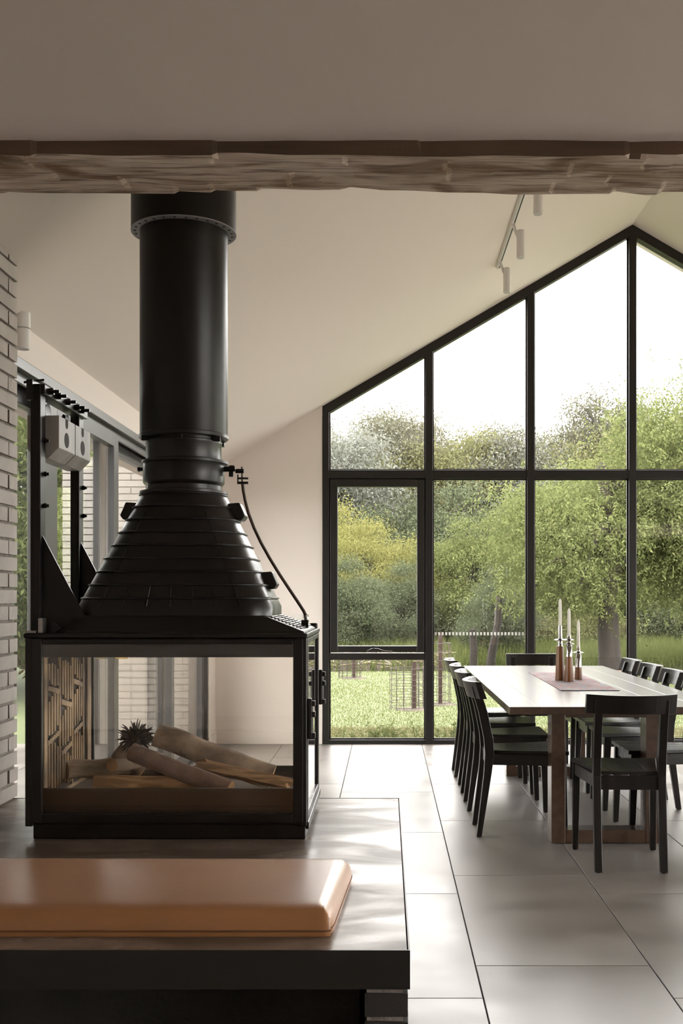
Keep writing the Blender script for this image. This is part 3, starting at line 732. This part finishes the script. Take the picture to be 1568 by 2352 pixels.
def cone():
    c = Vector(lp(312, 1698, 3.46)); rnd = random.Random(4); b = MB()
    b.lathe([(.004, -.03), (.020, -.02), (.026, 0), (.020, .02), (.004, .03)], 12, c)
    o = b.build('seed_cone', 'dry_cone', smooth=True); tag(o, 'spiky dark dried seed cone among the logs', 'cone')
    for k in range(190):
        d = Vector((rnd.gauss(0, 1.2), rnd.gauss(0, .8), rnd.gauss(.25, .6))).normalized()*rnd.uniform(.85, 1.25); s = d.cross(Vector((rnd.uniform(-1, 1), rnd.uniform(-1, 1), rnd.uniform(-1, 1)))).normalized()
        p0 = c+d*.018; p1 = c+d*.038+Vector((0, 0, .004)); p2 = c+d*.052+Vector((0, 0, .012*rnd.random()-.006)); w_ = .0034
        q = MB(); nn = d.cross(s)*.0015
        q.loft([[tuple(p0-s*w_*.6-nn), tuple(p0+s*w_*.6-nn), tuple(p0+nn)], [tuple(p1-s*w_-nn), tuple(p1+s*w_-nn), tuple(p1+nn)], [tuple(p2-s*.001), tuple(p2+s*.001), tuple(p2+nn)]])
        q.build('bract', 'dry_cone', o)
cone()

# ------------------------------------------------------------------ dining table
tb = thing('dining_table', 'long timber dining table with two square loop legs', 'table', (1.113, 6.64, 0))
TX0, TX1, TY0, TY1 = .583-1.113, 1.643-1.113, 5.10-6.64, 8.18-6.64
nb = 7; bwid = (TX1-TX0)/nb
for k in range(nb):
    MB().box(TX0+k*bwid, TX0+(k+1)*bwid-.0004, TY0, TY1, .713, .750).build('top_board', 'table_wood', tb, bevel=.0008 if 0 < k < nb-1 else .0015, seg=1)
MB().box(TX0+.13, TX1-.13, TY0+.25, TY1-.25, .690, .713).build('under_rail', 'table_wood', tb)
for (y0, y1) in ((5.54-6.64, 5.67-6.64), (7.62-6.64, 7.75-6.64)):
    for (x0, x1) in ((.850-1.113, .922-1.113), (1.338-1.113, 1.410-1.113)):
        MB().box(x0, x1, y0, y1, .003, .713).build('leg', 'table_wood', tb, bevel=.002)
    MB().box(.922-1.113, 1.338-1.113, y0+.004, y1-.004, .003, .070).build('foot_rail', 'table_wood', tb, bevel=.002)
    MB().box(.922-1.113, 1.338-1.113, y0+.004, y1-.004, .650, .690).build('top_rail', 'table_wood', tb, bevel=.002)

# runner
rn = MB(); rx0, rx1, ry0, ry1 = .975, 1.300, 5.97, 7.42
ng = 40; vs = []
for j in range(ng+1):
    for i in range(9):
        x = rx0+(rx1-rx0)*i/8+.010*(j/ng-.5); y = ry0+(ry1-ry0)*j/ng
        vs.append((x-1.14, y-6.7, .0035+.0006*mnoise.noise((x*9, y*9, 0))))
N = len(vs); vs += [(x, y, .0003) for x, y, z in vs]; fs = []
for j in range(ng):
    for i in range(8):
        a = j*9+i; fs += [(a, a+1, a+10, a+9), (N+a, N+a+9, N+a+10, N+a+1)]
for i in range(8): fs += [(i, N+i, N+i+1, i+1), (ng*9+i+1, N+ng*9+i+1, N+ng*9+i, ng*9+i)]
for j in range(ng): fs += [(j*9+9, N+j*9+9, N+j*9, j*9), (j*9+8, N+j*9+8, N+j*9+17, j*9+17)]
rn.add(vs, fs); ro_ = rn.build('table_runner', 'runner', loc=(1.14, 6.7, .750)); tag(ro_, 'woven red, blue and grey cloth runner on the dining table', 'table runner')
hem = MB()
for (xa, xb, ya_, yb_) in ((rx0-.005, rx1-.005, ry0-.002, ry0+.002),): hem.box(xa-1.14, xb-1.14, ya_-6.7, yb_-6.7, .0003, .0042)
hem.build('hem', 'iron_slot', ro_)

# candle holders
def holder(x, y, label, clabel, wood, chr_, discs, ctop, clen):
    z0 = .7542
    o = thing('candle_holder', label, 'candle holder', (x, y, z0), 0, 'candle holders on the runner')
    MB().lathe(wood, 32).build('wooden_base', 'holder_wood', o, smooth=True)
    MB().lathe(chr_, 32).build('chrome_neck', 'chrome', o, smooth=True)
    for dzz, rd in discs:
        MB().lathe([(.010, dzz-.008), (rd*.75, dzz-.0035), (rd, dzz), (rd*.75, dzz+.0035), (.010, dzz+.007)], 36).build('drip_disc', 'chrome', o, smooth=True)
    c = MB().lathe([(.0092, 0), (.0098, .01), (.0088, clen*.86), (.0074, clen*.92), (.0022, clen*.985), (.0008, clen)], 20)
    co_ = c.build('taper_candle', 'wax', smooth=True, loc=(x, y, z0+ctop)); tag(co_, clabel, 'candle', 'candles on the table')
    MB().tube([(0, 0, clen-.002), (.001, 0, clen+.007)], .0007, 6).build('wick', 'iron_slot', co_)
S = 6.69/F*.1658
holder(1.080, 6.69, 'tallest timber and chrome candle holder, one high chrome collar', 'tallest white taper candle, leftmost on the table',
       [(.0300, 0), (.0300, .004), (.0225, 472*S)], [(.0165, 472*S+.0002), (.0140, 545*S), (.0130, 560*S), (.0125, 757*S)], [(562*S, .0405)], 752*S, 385*S)
holder(1.1235, 6.62, 'timber and chrome candle holder with two stacked discs', 'white taper candle in the middle holder',
       [(.0302, 0), (.0302, .004), (.0205, 337*S)], [(.0200, 337*S+.0002), (.0175, 490*S), (.0115, 505*S), (.0115, 555*S), (.0150, 600*S), (.0145, 622*S)], [(512*S, .038), (567*S, .037)], 617*S, 388*S)
holder(1.2065, 6.76, 'shortest timber and chrome candle holder, at the right', 'white taper candle in the shortest holder',
       [(.0245, 0), (.0245, .004), (.0205, 172*S)], [(.0200, 172*S+.0002), (.0165, 350*S), (.0105, 375*S), (.0135, 420*S), (.0130, 460*S)], [(378*S, .0365)], 455*S, 382*S)

# ------------------------------------------------------------------ chairs
def make_chair():
    o = thing('dining_chair', '', 'chair')
    for s in (-1, 1):
        # rear post: kinked side profile, (y,z)
        back = [(-.262, .004), (-.238, .20), (-.222, .34), (-.216, .44), (-.222, .52), (-.250, .66), (-.290, .800)]
        front = [(-.234, .004), (-.203, .20), (-.181, .34), (-.168, .44), (-.172, .52), (-.202, .66), (-.247, .800)]
        xa = .150
        MB().prism(back+front[::-1], 'x', s*xa-.018, s*xa+.018).build('rear_post', 'chair_black', o, bevel=.003)
        f = MB().loft([[(s*.193-.014, .186, .004), (s*.193+.014, .186, .004), (s*.193+.014, .216, .004), (s*.193-.014, .216, .004)],
                       [(s*.190-.018, .164, .440), (s*.190+.018, .164, .440), (s*.190+.018, .206, .440), (s*.190-.018, .206, .440)]])
        f.build('front_leg', 'chair_black', o, bevel=.003)
        for (x, y) in ((s*xa, -.247), (s*.193, .201)):
            MB().lathe([(.007, 0), (.007, .005)], 10, (x, y, 0)).build('glide', 'iron_slot', o)
        a = .010
        MB().prism([(s*.150-a, -.185), (s*.150+a, -.185), (s*.192+a, .165), (s*.192-a, .165)], 'z', .383, .441).build('side_rail', 'chair_black', o, bevel=.002)
    MB().box(-.175, .175, .176, .196, .383, .441).build('front_rail', 'chair_black', o, bevel=.002)
    MB().box(-.135, .135, -.205, -.187, .375, .441).build('rear_rail', 'chair_black', o, bevel=.002)
    n = 4
    for k in range(n):
        def xx(t, q): w_ = .132+(.212-.132)*q if (t in (0, n)) else .150+(.212-.150)*q; return -w_+2*w_*t/n
        x00, x10 = xx(k, 0)+.0012, xx(k+1, 0)-.0012; x01, x11 = xx(k, 1)+.0012, xx(k+1, 1)-.0012
        def dip(x, y): return -.008*(1-(x/.22)**2)*max(0, 1-((y+.02)/.22)**2)
        rings = []
        for j in range(7):
            q = j/6; y = -.190+.410*q; xa_, xb_ = x00+(x01-x00)*q, x10+(x11-x10)*q
            rings.append([(xa_, y, .4415), (xb_, y, .4415), (xb_, y, .461+dip(xb_, y)), ((xa_+xb_)/2, y, .461+dip((xa_+xb_)/2, y)), (xa_, y, .461+dip(xa_, y))])
        MB().loft(rings).build('seat_board', 'chair_black', o, bevel=.0012, seg=1)
    # curved back rest
    rings = []; m = 16; W = .2075
    for i in range(m+1):
        t = -1+2*i/m; x = W*t; yc = -.068+.062*(t*t); zt = .004*(t*t)
        lean = -.30
        P = []
        for (dy, z) in ((-.023, .735), (.014, .735), (.010, .822+zt), (-.023, .822+zt)):
            P.append((x, -.278+.056*t*t+dy+(z-.735)*lean, z))
        rings.append(P)
    MB().loft(rings).build('back_rest', 'chair_black', o, bevel=.003)
    return o
proto = make_chair(); first = [True]
def chair(x, y, rz, label, group):
    o = proto if first[0] else copy_tree(proto); first[0] = False
    o.location = (x, y, 0); o.rotation_euler = (0, 0, rz); o['label'] = label; o['group'] = group
    return o
G = 'black chairs around the dining table'
LXc = .522+.216; RXc = 2.226-LXc
names = ['nearest', 'second', 'third', 'farthest']
for k, y in enumerate((5.85, 6.53, 7.12, 7.74)):
    chair(LXc+random.uniform(-.006, .006), y, -math.pi/2+random.uniform(-.012, .012), ['black wooden chair on the stove side of the table, nearest to the camera', 'black wooden chair, second from the camera along the stove side of the table', 'black wooden chair, third from the camera along the stove side of the table', 'black wooden chair on the stove side of the table, closest to the window'][k], G)
for k, y in enumerate((5.88, 6.58, 7.15, 7.72)):
    chair(RXc+.01+random.uniform(-.006, .006), y, math.pi/2+random.uniform(-.012, .012), ['black wooden chair on the right side of the table, nearest to the camera', 'black wooden chair, second from the camera along the right side of the table', 'black wooden chair, third from the camera along the right side of the table', 'black wooden chair on the right side of the table, closest to the window'][k], G)
chair(1.136, 5.203, -.035, 'black wooden chair at the near head of the table, its back to the camera', G)
chair(1.150, 8.235, math.pi, 'black wooden chair at the far head of the table before the window', G)

# ------------------------------------------------------------------ track lights
tx, tz = .8237, 3.725
def tl(x): return cz(x)
tr = thing('light_track', 'slim white light track on the sloping ceiling', 'light track', (tx, 6.0, cz(tx)))
ang = -math.atan(SL)
th_ = MB().box(-.018, .018, -2.0, 1.98, -.022, 0); q = th_.build('track_bar', 'white_metal', tr, bevel=.002); q.rotation_euler = (0, ang, 0)
q = MB().box(-.005, .005, -2.0, 1.975, -.0235, -.0225).build('track_slot', 'iron_slot', tr); q.rotation_euler = (0, ang, 0)
for k, (y, lab) in enumerate(((5.02, 'white cylinder spotlight on the track, hidden nearest behind the beam'), (6.22, 'white cylinder spotlight hanging just below the timber beam'), (7.02, 'white cylinder spotlight in the middle of the track'), (7.82, 'white cylinder spotlight at the window end of the track'))):
    o = thing('track_spotlight', lab, 'spotlight', (tx, y, cz(tx)-.022), 0, 'white spotlights on the ceiling track')
    MB().tube([(.004, 0, .004), (.012, 0, -.03), (.030, 0, -.085)], [.012, .011, .006], 10).build('arm', 'white_metal', o, smooth=True)
    MB().lathe([(.0265, -.225), (.0265, -.045), (.024, -.043)], 28, (.052, 0, 0)).build('lamp_body', 'white_metal', o, smooth=True)
    MB().lathe([(.022, -.2255), (.022, -.224)], 24, (.052, 0, 0)).build('lens', 'lens_glass', o)
o = thing('ceiling_spotlight', 'small white cylinder spotlight beside the top of the brick wall', 'spotlight', (-1.447, 4.28, cz(-1.447)))
MB().lathe([(.030, -.058), (.030, .004)], 28).build('mount', 'white_metal', o, smooth=True)
MB().lathe([(.027, -.142), (.0290, -.136), (.0290, -.061)], 28).build('lamp_body', 'white_metal', o, smooth=True)
MB().lathe([(.024, -.1426), (.024, -.1415)], 24).build('lens', 'lens_glass', o)

# ------------------------------------------------------------------ outdoors
GZ = -.12
def gh(x, y):
    t = max(0, y-19.5)
    return GZ+.03*mnoise.noise((x*.25, y*.25, 0))*min(1, max(0, (y-10.5))/3)+.018*t
def ground():
    xs_ = list(np.linspace(-45, 60, 71)); ys_ = list(np.linspace(-8, D+.2, 6))+list(np.linspace(D+.5, 95, 90))
    vs = [(x, y, gh(x, y)) for y in ys_ for x in xs_]; n = len(xs_)
    fs = [(j*n+i, j*n+i+1, (j+1)*n+i+1, (j+1)*n+i) for j in range(len(ys_)-1) for i in range(n-1)]
    o = MB().add(vs, fs).build('lawn', 'grass_ground', smooth=True); tag(o, 'mown green lawn outside the window', 'lawn', kind='structure')
ground()
struct(box('patio', 'paving', None, -4.4, XL-.16, 3.0, 9.3, -.11, -.03), 'pale paving outside the sliding doors')
struct(box('patio', 'paving', None, XR+.26, XR+7, -9, 9.3, -.11, -.03), 'unseen pale terrace added right of the house to bounce daylight inside')  # out of view; added as a pale reflector to brighten the ceilings


def mesh_np(name, V, faces_n, m, parent=None):
    # V (N*k,3): N faces of k verts each
    me = bpy.data.meshes.new(name); nv = len(V); nf = nv//faces_n
    me.vertices.add(nv); me.vertices.foreach_set('co', V.astype(np.float32).ravel())
    me.loops.add(nv); me.loops.foreach_set('vertex_index', np.arange(nv, dtype=np.int32))
    me.polygons.add(nf); me.polygons.foreach_set('loop_start', np.arange(0, nv, faces_n, dtype=np.int32)); me.polygons.foreach_set('loop_total', np.full(nf, faces_n, np.int32))
    me.update(calc_edges=True); me.materials.append(M[m]); return me
def norm(a): return a/np.maximum(np.linalg.norm(a, axis=1, keepdims=True), 1e-9)
def leaf_quads(P, Dr, L_, W_, rng):
    # rhombus leaves at P along Dr
    n = len(P); side = norm(np.cross(Dr, rng.normal(size=(n, 3))))
    L_ = L_*rng.uniform(.7, 1.3, (n, 1)); W_ = W_*rng.uniform(.7, 1.3, (n, 1))
    a = P; b = P+Dr*L_*.45+side*W_*.5; c = P+Dr*L_; d = P+Dr*L_*.45-side*W_*.5
    return np.stack([a, b, c, d], 1).reshape(-1, 3)
def clumps_e(rng, ells):
    out = []
    for (cx, cy_, cz_, rx, ry, rz, n) in ells:
        u = norm(rng.normal(size=(n, 3))); r = .4+.6*rng.random((n, 1)); out.append(u*r*np.array([rx, ry, rz])+np.array([cx, cy_, cz_]))
    return np.concatenate(out)
def clumps(rng, n, rx, ry, rz, z0, shell=.5, shape=1.0):
    u = norm(rng.normal(size=(n, 3))); r = (shell+(1-shell)*rng.random((n, 1)))
    p = u*r*np.array([rx, ry, rz]); p[:, :2] *= (1-shape*.35*np.clip(p[:, 2:]/rz, 0, 1)); p[:, 2] += z0
    return p
def tree_mesh(seed, rx, ry, rz, z0, nclump, nleaf, csize, leafL, leafW, mleaf, mtrunk, trunk_r, droop=.3, frond=False, shell=.45, trunk_top=None, flat=.6, lean=(0, 0), ells=None):
    rng = np.random.default_rng(seed); cl = clumps(rng, nclump, rx, ry, rz, z0, shell) if ells is None else clumps_e(rng, ells)
    nclump = len(cl)
    cl[:, 2] = np.maximum(cl[:, 2], z0-rz*.9)
    idx = rng.integers(0, nclump, nleaf)
    off = rng.normal(size=(nleaf, 3))*csize*np.array([1, 1, flat]); P = cl[idx]+off
    Dr = norm(rng.normal(size=(nleaf, 3))+np.array([0, 0, -droop*2])+.6*norm(off))
    if frond:
        k = 9; B = []
        sd_ = norm(np.cross(Dr, rng.normal(size=(nleaf, 3))))
        for q in range(k):
            s = (q//2+.6)/(k/2)*leafL*4.2
            dd = norm(Dr*.6+(sd_ if q % 2 else -sd_)*.8+np.array([0, 0, -.25]))
            B.append(leaf_quads(P+Dr*s, dd, leafL, leafW, rng))
        V = np.concatenate(B)
    else: V = leaf_quads(P, Dr, leafL, leafW, rng)
    V[:, 2] = np.maximum(V[:, 2], .02)
    lm = mesh_np('foliage', V, 4, mleaf)
    tt = trunk_top or z0; b = MB(); rnd = random.Random(seed)
    path = [Vector((lean[0]*t*t*tt+.12*mnoise.noise((t*2, seed, 0))*tt*.3, lean[1]*t*tt, tt*t)) for t in [i/8 for i in range(9)]]
    b.tube([tuple(p) for p in path], [trunk_r*(1.25 if i == 0 else 1-.07*i) for i in range(9)], 10)
    sel = rnd.sample(range(nclump), min(nclump, 16))
    for s in sel:
        c = Vector(cl[s]); i0 = rnd.choice([3, 4, 5, 6, 7, 8]); p0 = path[i0]; mid = (p0+c)/2+Vector((0, 0, .12*(c-p0).length))
        r0 = trunk_r*.42
        b.tube([tuple(p0), tuple(p0*.5+mid*.5), tuple(mid), tuple(c)], [r0, r0*.8, r0*.6, r0*.25], 6)
    me = bpy.data.meshes.new('trunk'); me.from_pydata(b.v, [], b.f); me.materials.append(M[mtrunk])
    for p in me.polygons: p.use_smooth = True
    return lm, me
def place(name, meshes, x, y, label, cat='tree', s=1, rz=0, group=None, sz=None):
    o = thing(name, label, cat, (x, y, gh(x, y)-.03), rz, group); o.scale = (s, s, sz or s)
    link('foliage', meshes[0], o); link('trunk', meshes[1], o); return o

gumA = tree_mesh(11, 3.2, 3.0, 3.6, 7.2, 60, 34000, .55, .18, .06, 'leaf_gum', 'trunk_grey', .22, .6, trunk_top=8.5)
gumB = tree_mesh(12, 2.6, 2.6, 4.2, 6.6, 60, 34000, .50, .17, .06, 'leaf_gum', 'trunk_grey', .20, .6, trunk_top=8.5, lean=(.1, 0))
gumC = tree_mesh(13, 3.6, 3.2, 3.0, 6.0, 60, 34000, .55, .17, .058, 'leaf_olive', 'trunk_grey', .20, .6, trunk_top=7)
gumG = tree_mesh(14, 2.6, 2.4, 2.6, 4.4, 50, 30000, .45, .13, .05, 'leaf_gum_grey', 'trunk_grey', .14, .5, trunk_top=5)
wat = tree_mesh(21, 2.2, 2.0, 1.75, 2.45, 70, 52000, .30, .095, .03, 'leaf_wattle', 'trunk', .09, .4, trunk_top=2.8)
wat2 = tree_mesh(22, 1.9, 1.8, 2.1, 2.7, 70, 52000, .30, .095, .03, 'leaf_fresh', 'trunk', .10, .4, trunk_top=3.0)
drk = tree_mesh(23, 1.5, 1.4, 1.7, 1.9, 60, 38000, .28, .09, .03, 'leaf_dark', 'trunk', .09, .5, trunk_top=2.2)
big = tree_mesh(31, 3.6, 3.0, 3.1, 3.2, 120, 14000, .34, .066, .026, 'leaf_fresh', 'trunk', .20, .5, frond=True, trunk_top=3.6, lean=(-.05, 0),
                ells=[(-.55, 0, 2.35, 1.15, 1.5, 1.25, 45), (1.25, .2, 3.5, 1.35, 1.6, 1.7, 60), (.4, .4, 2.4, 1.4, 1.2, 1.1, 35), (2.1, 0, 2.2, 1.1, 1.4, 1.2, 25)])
shr = tree_mesh(41, 1.5, 1.2, .8, .75, 40, 12000, .28, .12, .04, 'leaf_dark', 'trunk', .04, .2, trunk_top=.8)
shr2 = tree_mesh(42, 1.4, 1.2, .75, .7, 40, 12000, .28, .12, .04, 'leaf_olive', 'trunk', .04, .2, trunk_top=.8)
aut = tree_mesh(43, .9, .9, .9, 1.5, 30, 9000, .25, .09, .05, 'leaf_autumn', 'trunk', .05, .3, trunk_top=1.6)

def wx(px, y): return (px-887)*y/F
rnd = random.Random(9)
gl_ = 'tall grey-green gum tree in the woodland far behind the lawn'
spots = [(760, 46, gumA, .92), (860, 52, gumB, 1.0), (935, 47, gumA, 1.02), (1010, 55, gumC, 1.05), (1070, 50, gumB, .92), (1150, 54, gumA, 1.0), (1230, 48, gumC, 1.05), (1290, 56, gumB, 1.05), (1370, 50, gumA, 1.0), (1450, 55, gumC, 1.1),
         (1540, 50, gumB, 1.0), (1640, 55, gumA, 1.1), (1760, 50, gumC, 1.0), (680, 54, gumC, 1.0), (590, 50, gumA, 1.0), (480, 55, gumB, 1.1), (360, 52, gumC, 1.0), (1880, 55, gumB, 1.0)]
for i, (px, y, ms, s) in enumerate(spots):
    place('gum_tree', ms, wx(px, y), y, gl_, s=s*(.84 if 800 < px < 990 else .77), rz=rnd.uniform(0, 6.3), group='gum trees of the far woodland')
ml_ = 'mid-height gum tree in front of the far woodland'
for (px, y, ms, s) in [(795, 36, gumC, .72), (905, 38, gumA, .74), (1060, 37, gumC, .78), (1130, 40, gumA, .72), (1180, 36, gumB, .66), (1290, 37, gumC, .76), (1400, 38, gumA, .8), (1520, 36, gumC, .8), (700, 38, gumB, .75), (600, 37, gumC, .8), (1650, 38, gumA, .8)]:
    place('gum_tree', ms, wx(px, y), y, ml_, s=s, rz=rnd.uniform(0, 6.3), group='gum trees behind the garden trees')
place('gum_tree', gumG, wx(765, 33), 33, 'pale blue-grey leaved gum tree at the left edge of the window', s=.92)
place('gum_tree', gumG, wx(1190, 36), 36, 'pale blue-grey leaved gum tree behind the second mullion', s=.95, rz=1.4)
place('wattle_tree', wat, wx(850, 26), 26, 'yellow-green wattle tree seen through the opening sash', s=.74)
place('wattle_tree', wat, wx(765, 29), 29, 'yellow wattle tree at the left edge of the opening sash', s=.88, rz=2)
place('garden_tree', drk, wx(800, 22.5), 22.5, 'dark green bushy tree low in the opening sash', s=.58)
place('garden_tree', drk, wx(925, 24), 24, 'dull green bushy tree right of the opening sash centre', s=.56, rz=2.2)
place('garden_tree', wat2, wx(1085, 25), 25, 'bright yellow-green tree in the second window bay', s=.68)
place('garden_tree', drk, wx(1140, 21.5), 21.5, 'small grey-green tree with slanting trunk above the white marks', s=.53, rz=1)
place('garden_tree', wat, wx(1010, 28), 28, 'yellowish bushy tree at the left of the second window bay', s=.52, rz=4)
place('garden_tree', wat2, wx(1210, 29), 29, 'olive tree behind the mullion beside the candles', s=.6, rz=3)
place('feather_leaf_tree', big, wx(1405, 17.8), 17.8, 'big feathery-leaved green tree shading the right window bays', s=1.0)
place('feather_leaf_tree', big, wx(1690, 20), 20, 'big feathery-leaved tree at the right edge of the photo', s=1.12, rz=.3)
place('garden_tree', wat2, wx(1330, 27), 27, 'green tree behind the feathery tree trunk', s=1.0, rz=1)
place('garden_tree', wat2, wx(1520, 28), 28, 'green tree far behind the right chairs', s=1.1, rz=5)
sl_ = 'low dark shrub along the back edge of the lawn'
for i, px in enumerate(range(700, 1720, 68)):
    y = 24.5+rnd.uniform(0, 4)
    place('shrub', shr if i % 2 else shr2, wx(px, y), y, sl_, 'shrub', s=rnd.uniform(.5, .8), rz=rnd.uniform(0, 6), group='shrubs along the back of the lawn')
for i, (px, y) in enumerate(((870, 31), (960, 32), (1050, 31.5), (1130, 32.5), (1220, 31), (1310, 32), (1400, 31), (1490, 32), (1580, 31))):
    place('backing_tree', drk, wx(px, y), y, 'dense dull-green tree between the garden trees and the woodland', s=1.0+.1*(i % 3), rz=i*1.7, group='dense trees behind the garden trees')
# beyond the sliding doors
gl2 = 'leafy tree outside the sliding doors on the stove side'
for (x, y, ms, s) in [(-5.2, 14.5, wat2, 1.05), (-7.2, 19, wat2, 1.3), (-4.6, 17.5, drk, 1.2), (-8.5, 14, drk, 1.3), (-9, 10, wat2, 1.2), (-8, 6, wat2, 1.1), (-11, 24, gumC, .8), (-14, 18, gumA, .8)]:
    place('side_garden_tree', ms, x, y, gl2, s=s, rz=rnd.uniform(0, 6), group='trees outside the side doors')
place('side_garden_tree', aut, -5.6, 16.2, 'small reddish tree outside between brick wall and stove', s=.62)
# grass (uncountable)
def blades(name, label, n, x0, x1, y0, y1, h, wdt, m, power=1.0):
    rng = np.random.default_rng(len(name)+n); y = y0+(y1-y0)*rng.random(n)**power; x = x0+(x1-x0)*rng.random(n)
    z = np.array([gh(a, b) for a, b in zip(x, y)]); P = np.stack([x, y, z-.005], 1)
    hh = h*rng.uniform(.5, 1.3, (n, 1)); a = rng.random(n)*6.283; sd_ = np.stack([np.cos(a), np.sin(a), 0*a], 1)*wdt*.5
    tip = P+np.concatenate([rng.normal(size=(n, 2))*.35*hh, hh], 1)
    V = np.stack([P-sd_, P+sd_, tip], 1).reshape(-1, 3); o = link(name, mesh_np(name, V, 3, m)); tag(o, label, 'grass', kind='stuff'); return o
blades('lawn_grass', 'short green grass of the lawn', 240000, -3, 8, 9.6, 20.5, .028, .008, 'blade', 1.5)
blades('dry_grass', 'sparse straw-coloured grass close to the window', 30000, -2, 7, 9.55, 11.4, .04, .009, 'blade_dry', .9)
blades('long_grass', 'long green grass at the back of the lawn', 42000, -3, 12, 20, 26, .42, .022, 'blade_long')
# weeds by the glass
def weed_mesh(seed, nst, h):
    rng = np.random.default_rng(seed); B = []; st = MB()
    for k in range(nst):
        d = norm(rng.normal(size=(1, 3))*np.array([1, 1, .3])+np.array([[0, 0, 1.6]]))[0]; hh = h*rng.uniform(.6, 1.1)
        st.tube([(0, 0, 0), tuple(d*hh*.5), tuple(d*hh)], [.003, .0025, .001], 5)
        n = 26; s = rng.random((n, 1)); P = d*hh*s; Dr = norm(rng.normal(size=(n, 3))+np.array([0, 0, .5])); B.append(leaf_quads(P, Dr, .045, .016, rng))
    me = bpy.data.meshes.new('stem'); me.from_pydata(st.v, [], st.f); me.materials.append(M['leaf_dark'])
    return mesh_np('leaves', np.concatenate(B), 4, 'blade_long'), me
wm = [weed_mesh(s, 8, .30) for s in (1, 2, 3)]
for i, (px, y, s) in enumerate([(800, 10.0, .6), (850, 10.0, 1.0), (875, 9.9, .75), (915, 10.1, .8), (940, 9.85, .7), (1010, 9.9, .8), (1030, 10.0, 1.0), (770, 9.8, .5), (785, 10.2, .6), (825, 9.8, .55), (862, 10.4, .6), (955, 10.3, .7), (1045, 10.3, .6), (1000, 9.75, .6), (1260, 9.9, .7), (1300, 10.0, .6), (895, 10.6, .7)]):
    o = thing('weed', 'small leafy weed growing just outside the window glass', 'weed', (wx(px, y), y, gh(wx(px, y), y)-.02), i, 'weeds outside the window'); o.scale = (s, s, s)
    link('leaves', wm[i % 3][0], o); link('stem', wm[i % 3][1], o)
# tree guards
def guard(px, y, h, label, rad=.22):
    x = wx(px, y); z = gh(x, y); o = thing('tree_guard', label, 'tree guard', (x, y, z-.02))
    MB().box(-.025, .025, -.02, .02, 0, h).build('stake', 'stake', o); n = 14
    g = MB()
    for k in range(n):
        a = 2*math.pi*k/n; g.tube([(rad*math.cos(a)-.08, rad*math.sin(a)+.1, 0), (rad*math.cos(a)-.08, rad*math.sin(a)+.1, h*.86)], .0035, 4)
    for zz in np.linspace(.05, h*.86, 8):
        g.tube([(rad*math.cos(2*math.pi*k/n)-.08, rad*math.sin(2*math.pi*k/n)+.1, zz) for k in range(n+1)], .0035, 4)
    g.build('wire_mesh', 'wire', o)
    mu = MB().lathe([(.30, .0), (.22, .03), (.05, .04)], 18); mu.v = [(a*1.0, b*1.0+.05, c+.015*mnoise.noise((a*5, b*5, 0))) for a, b, c in mu.v]; mu.build('mulch_ring', 'mulch', o)
guard(951, 13.3, .62, 'wire tree guard with a short leaning stake, nearest on the lawn')
guard(1011, 13.9, .95, 'tall wire tree guard with reddish stake beside the chairs')
guard(813, 18.6, .55, 'distant wire tree guard at the left of the lawn', .2)
# brush heap
bh = thing('brush_heap', 'heap of dry cuttings and mulch along the lawn edge', 'brush heap', (wx(840, 20.5), 20.5, gh(0, 20.5)))
hp = MB(); vs = []; nxh, nyh = 40, 8
for j in range(nyh+1):
    for i in range(nxh+1):
        u, v_ = i/nxh, j/nyh; x = -1.6+3.2*u; y = -.4+.8*v_
        vs.append((x, y, .30*math.sin(math.pi*v_)*math.sin(math.pi*u)**.5*(1+.5*mnoise.noise((x*3, y*4, 0)))-.02))
hp.add(vs, [(j*(nxh+1)+i, j*(nxh+1)+i+1, (j+1)*(nxh+1)+i+1, (j+1)*(nxh+1)+i) for j in range(nyh) for i in range(nxh)]).build('mulch_mound', 'mulch', bh, smooth=True)
tw = MB()
for k in range(160):
    x = rnd.uniform(-1.5, 1.5); y = rnd.uniform(-.35, .3); a = rnd.uniform(0, 3.14); l = rnd.uniform(.1, .3); z = .28*math.sin(math.pi*(y+.4)/.8)
    tw.tube([(x-l*math.cos(a), y-l*.4*math.sin(a), z), (x+l*math.cos(a), y+l*.4*math.sin(a), z+rnd.uniform(0, .12))], .007, 4)
q = tw.build('twigs', 'bark_pale', bh); q['kind'] = 'stuff'
# posts, pink log
o = tag(MB().tube([(0, 0, -.05), (.02, 0, .4), (0, 0, .8)], [.075, .07, .065], 8).build('fence_post', 'trunk', smooth=True, loc=(wx(1085, 19.6), 19.6, gh(1, 19.6))), 'upright weathered post standing in the long grass', 'post')
o = tag(MB().tube([(0, 0, -.05), (.06, 0, .4), (.16, 0, .9), (.2, 0, 1.5)], [.09, .08, .07, .06], 8).build('bare_sapling', 'trunk', smooth=True, loc=(wx(1123, 19.8), 19.8, gh(1, 19.8))), 'bare slanting tree stem in the long grass', 'sapling')
lg = MB().lathe([(.02, -.62), (.10, -.55), (.135, -.2), (.14, .3), (.13, .44), (.05, .48)], 16); lg.v = [(c, b, a) for a, b, c in lg.v]
o = lg.build('fallen_log', 'pink_log', smooth=True, loc=(wx(1366, 16.0), 16.0, gh(3, 16)+.13)); o.rotation_euler = (0, -.08, .15); tag(o, 'pinkish fallen log lying on the lawn behind the candles', 'log')
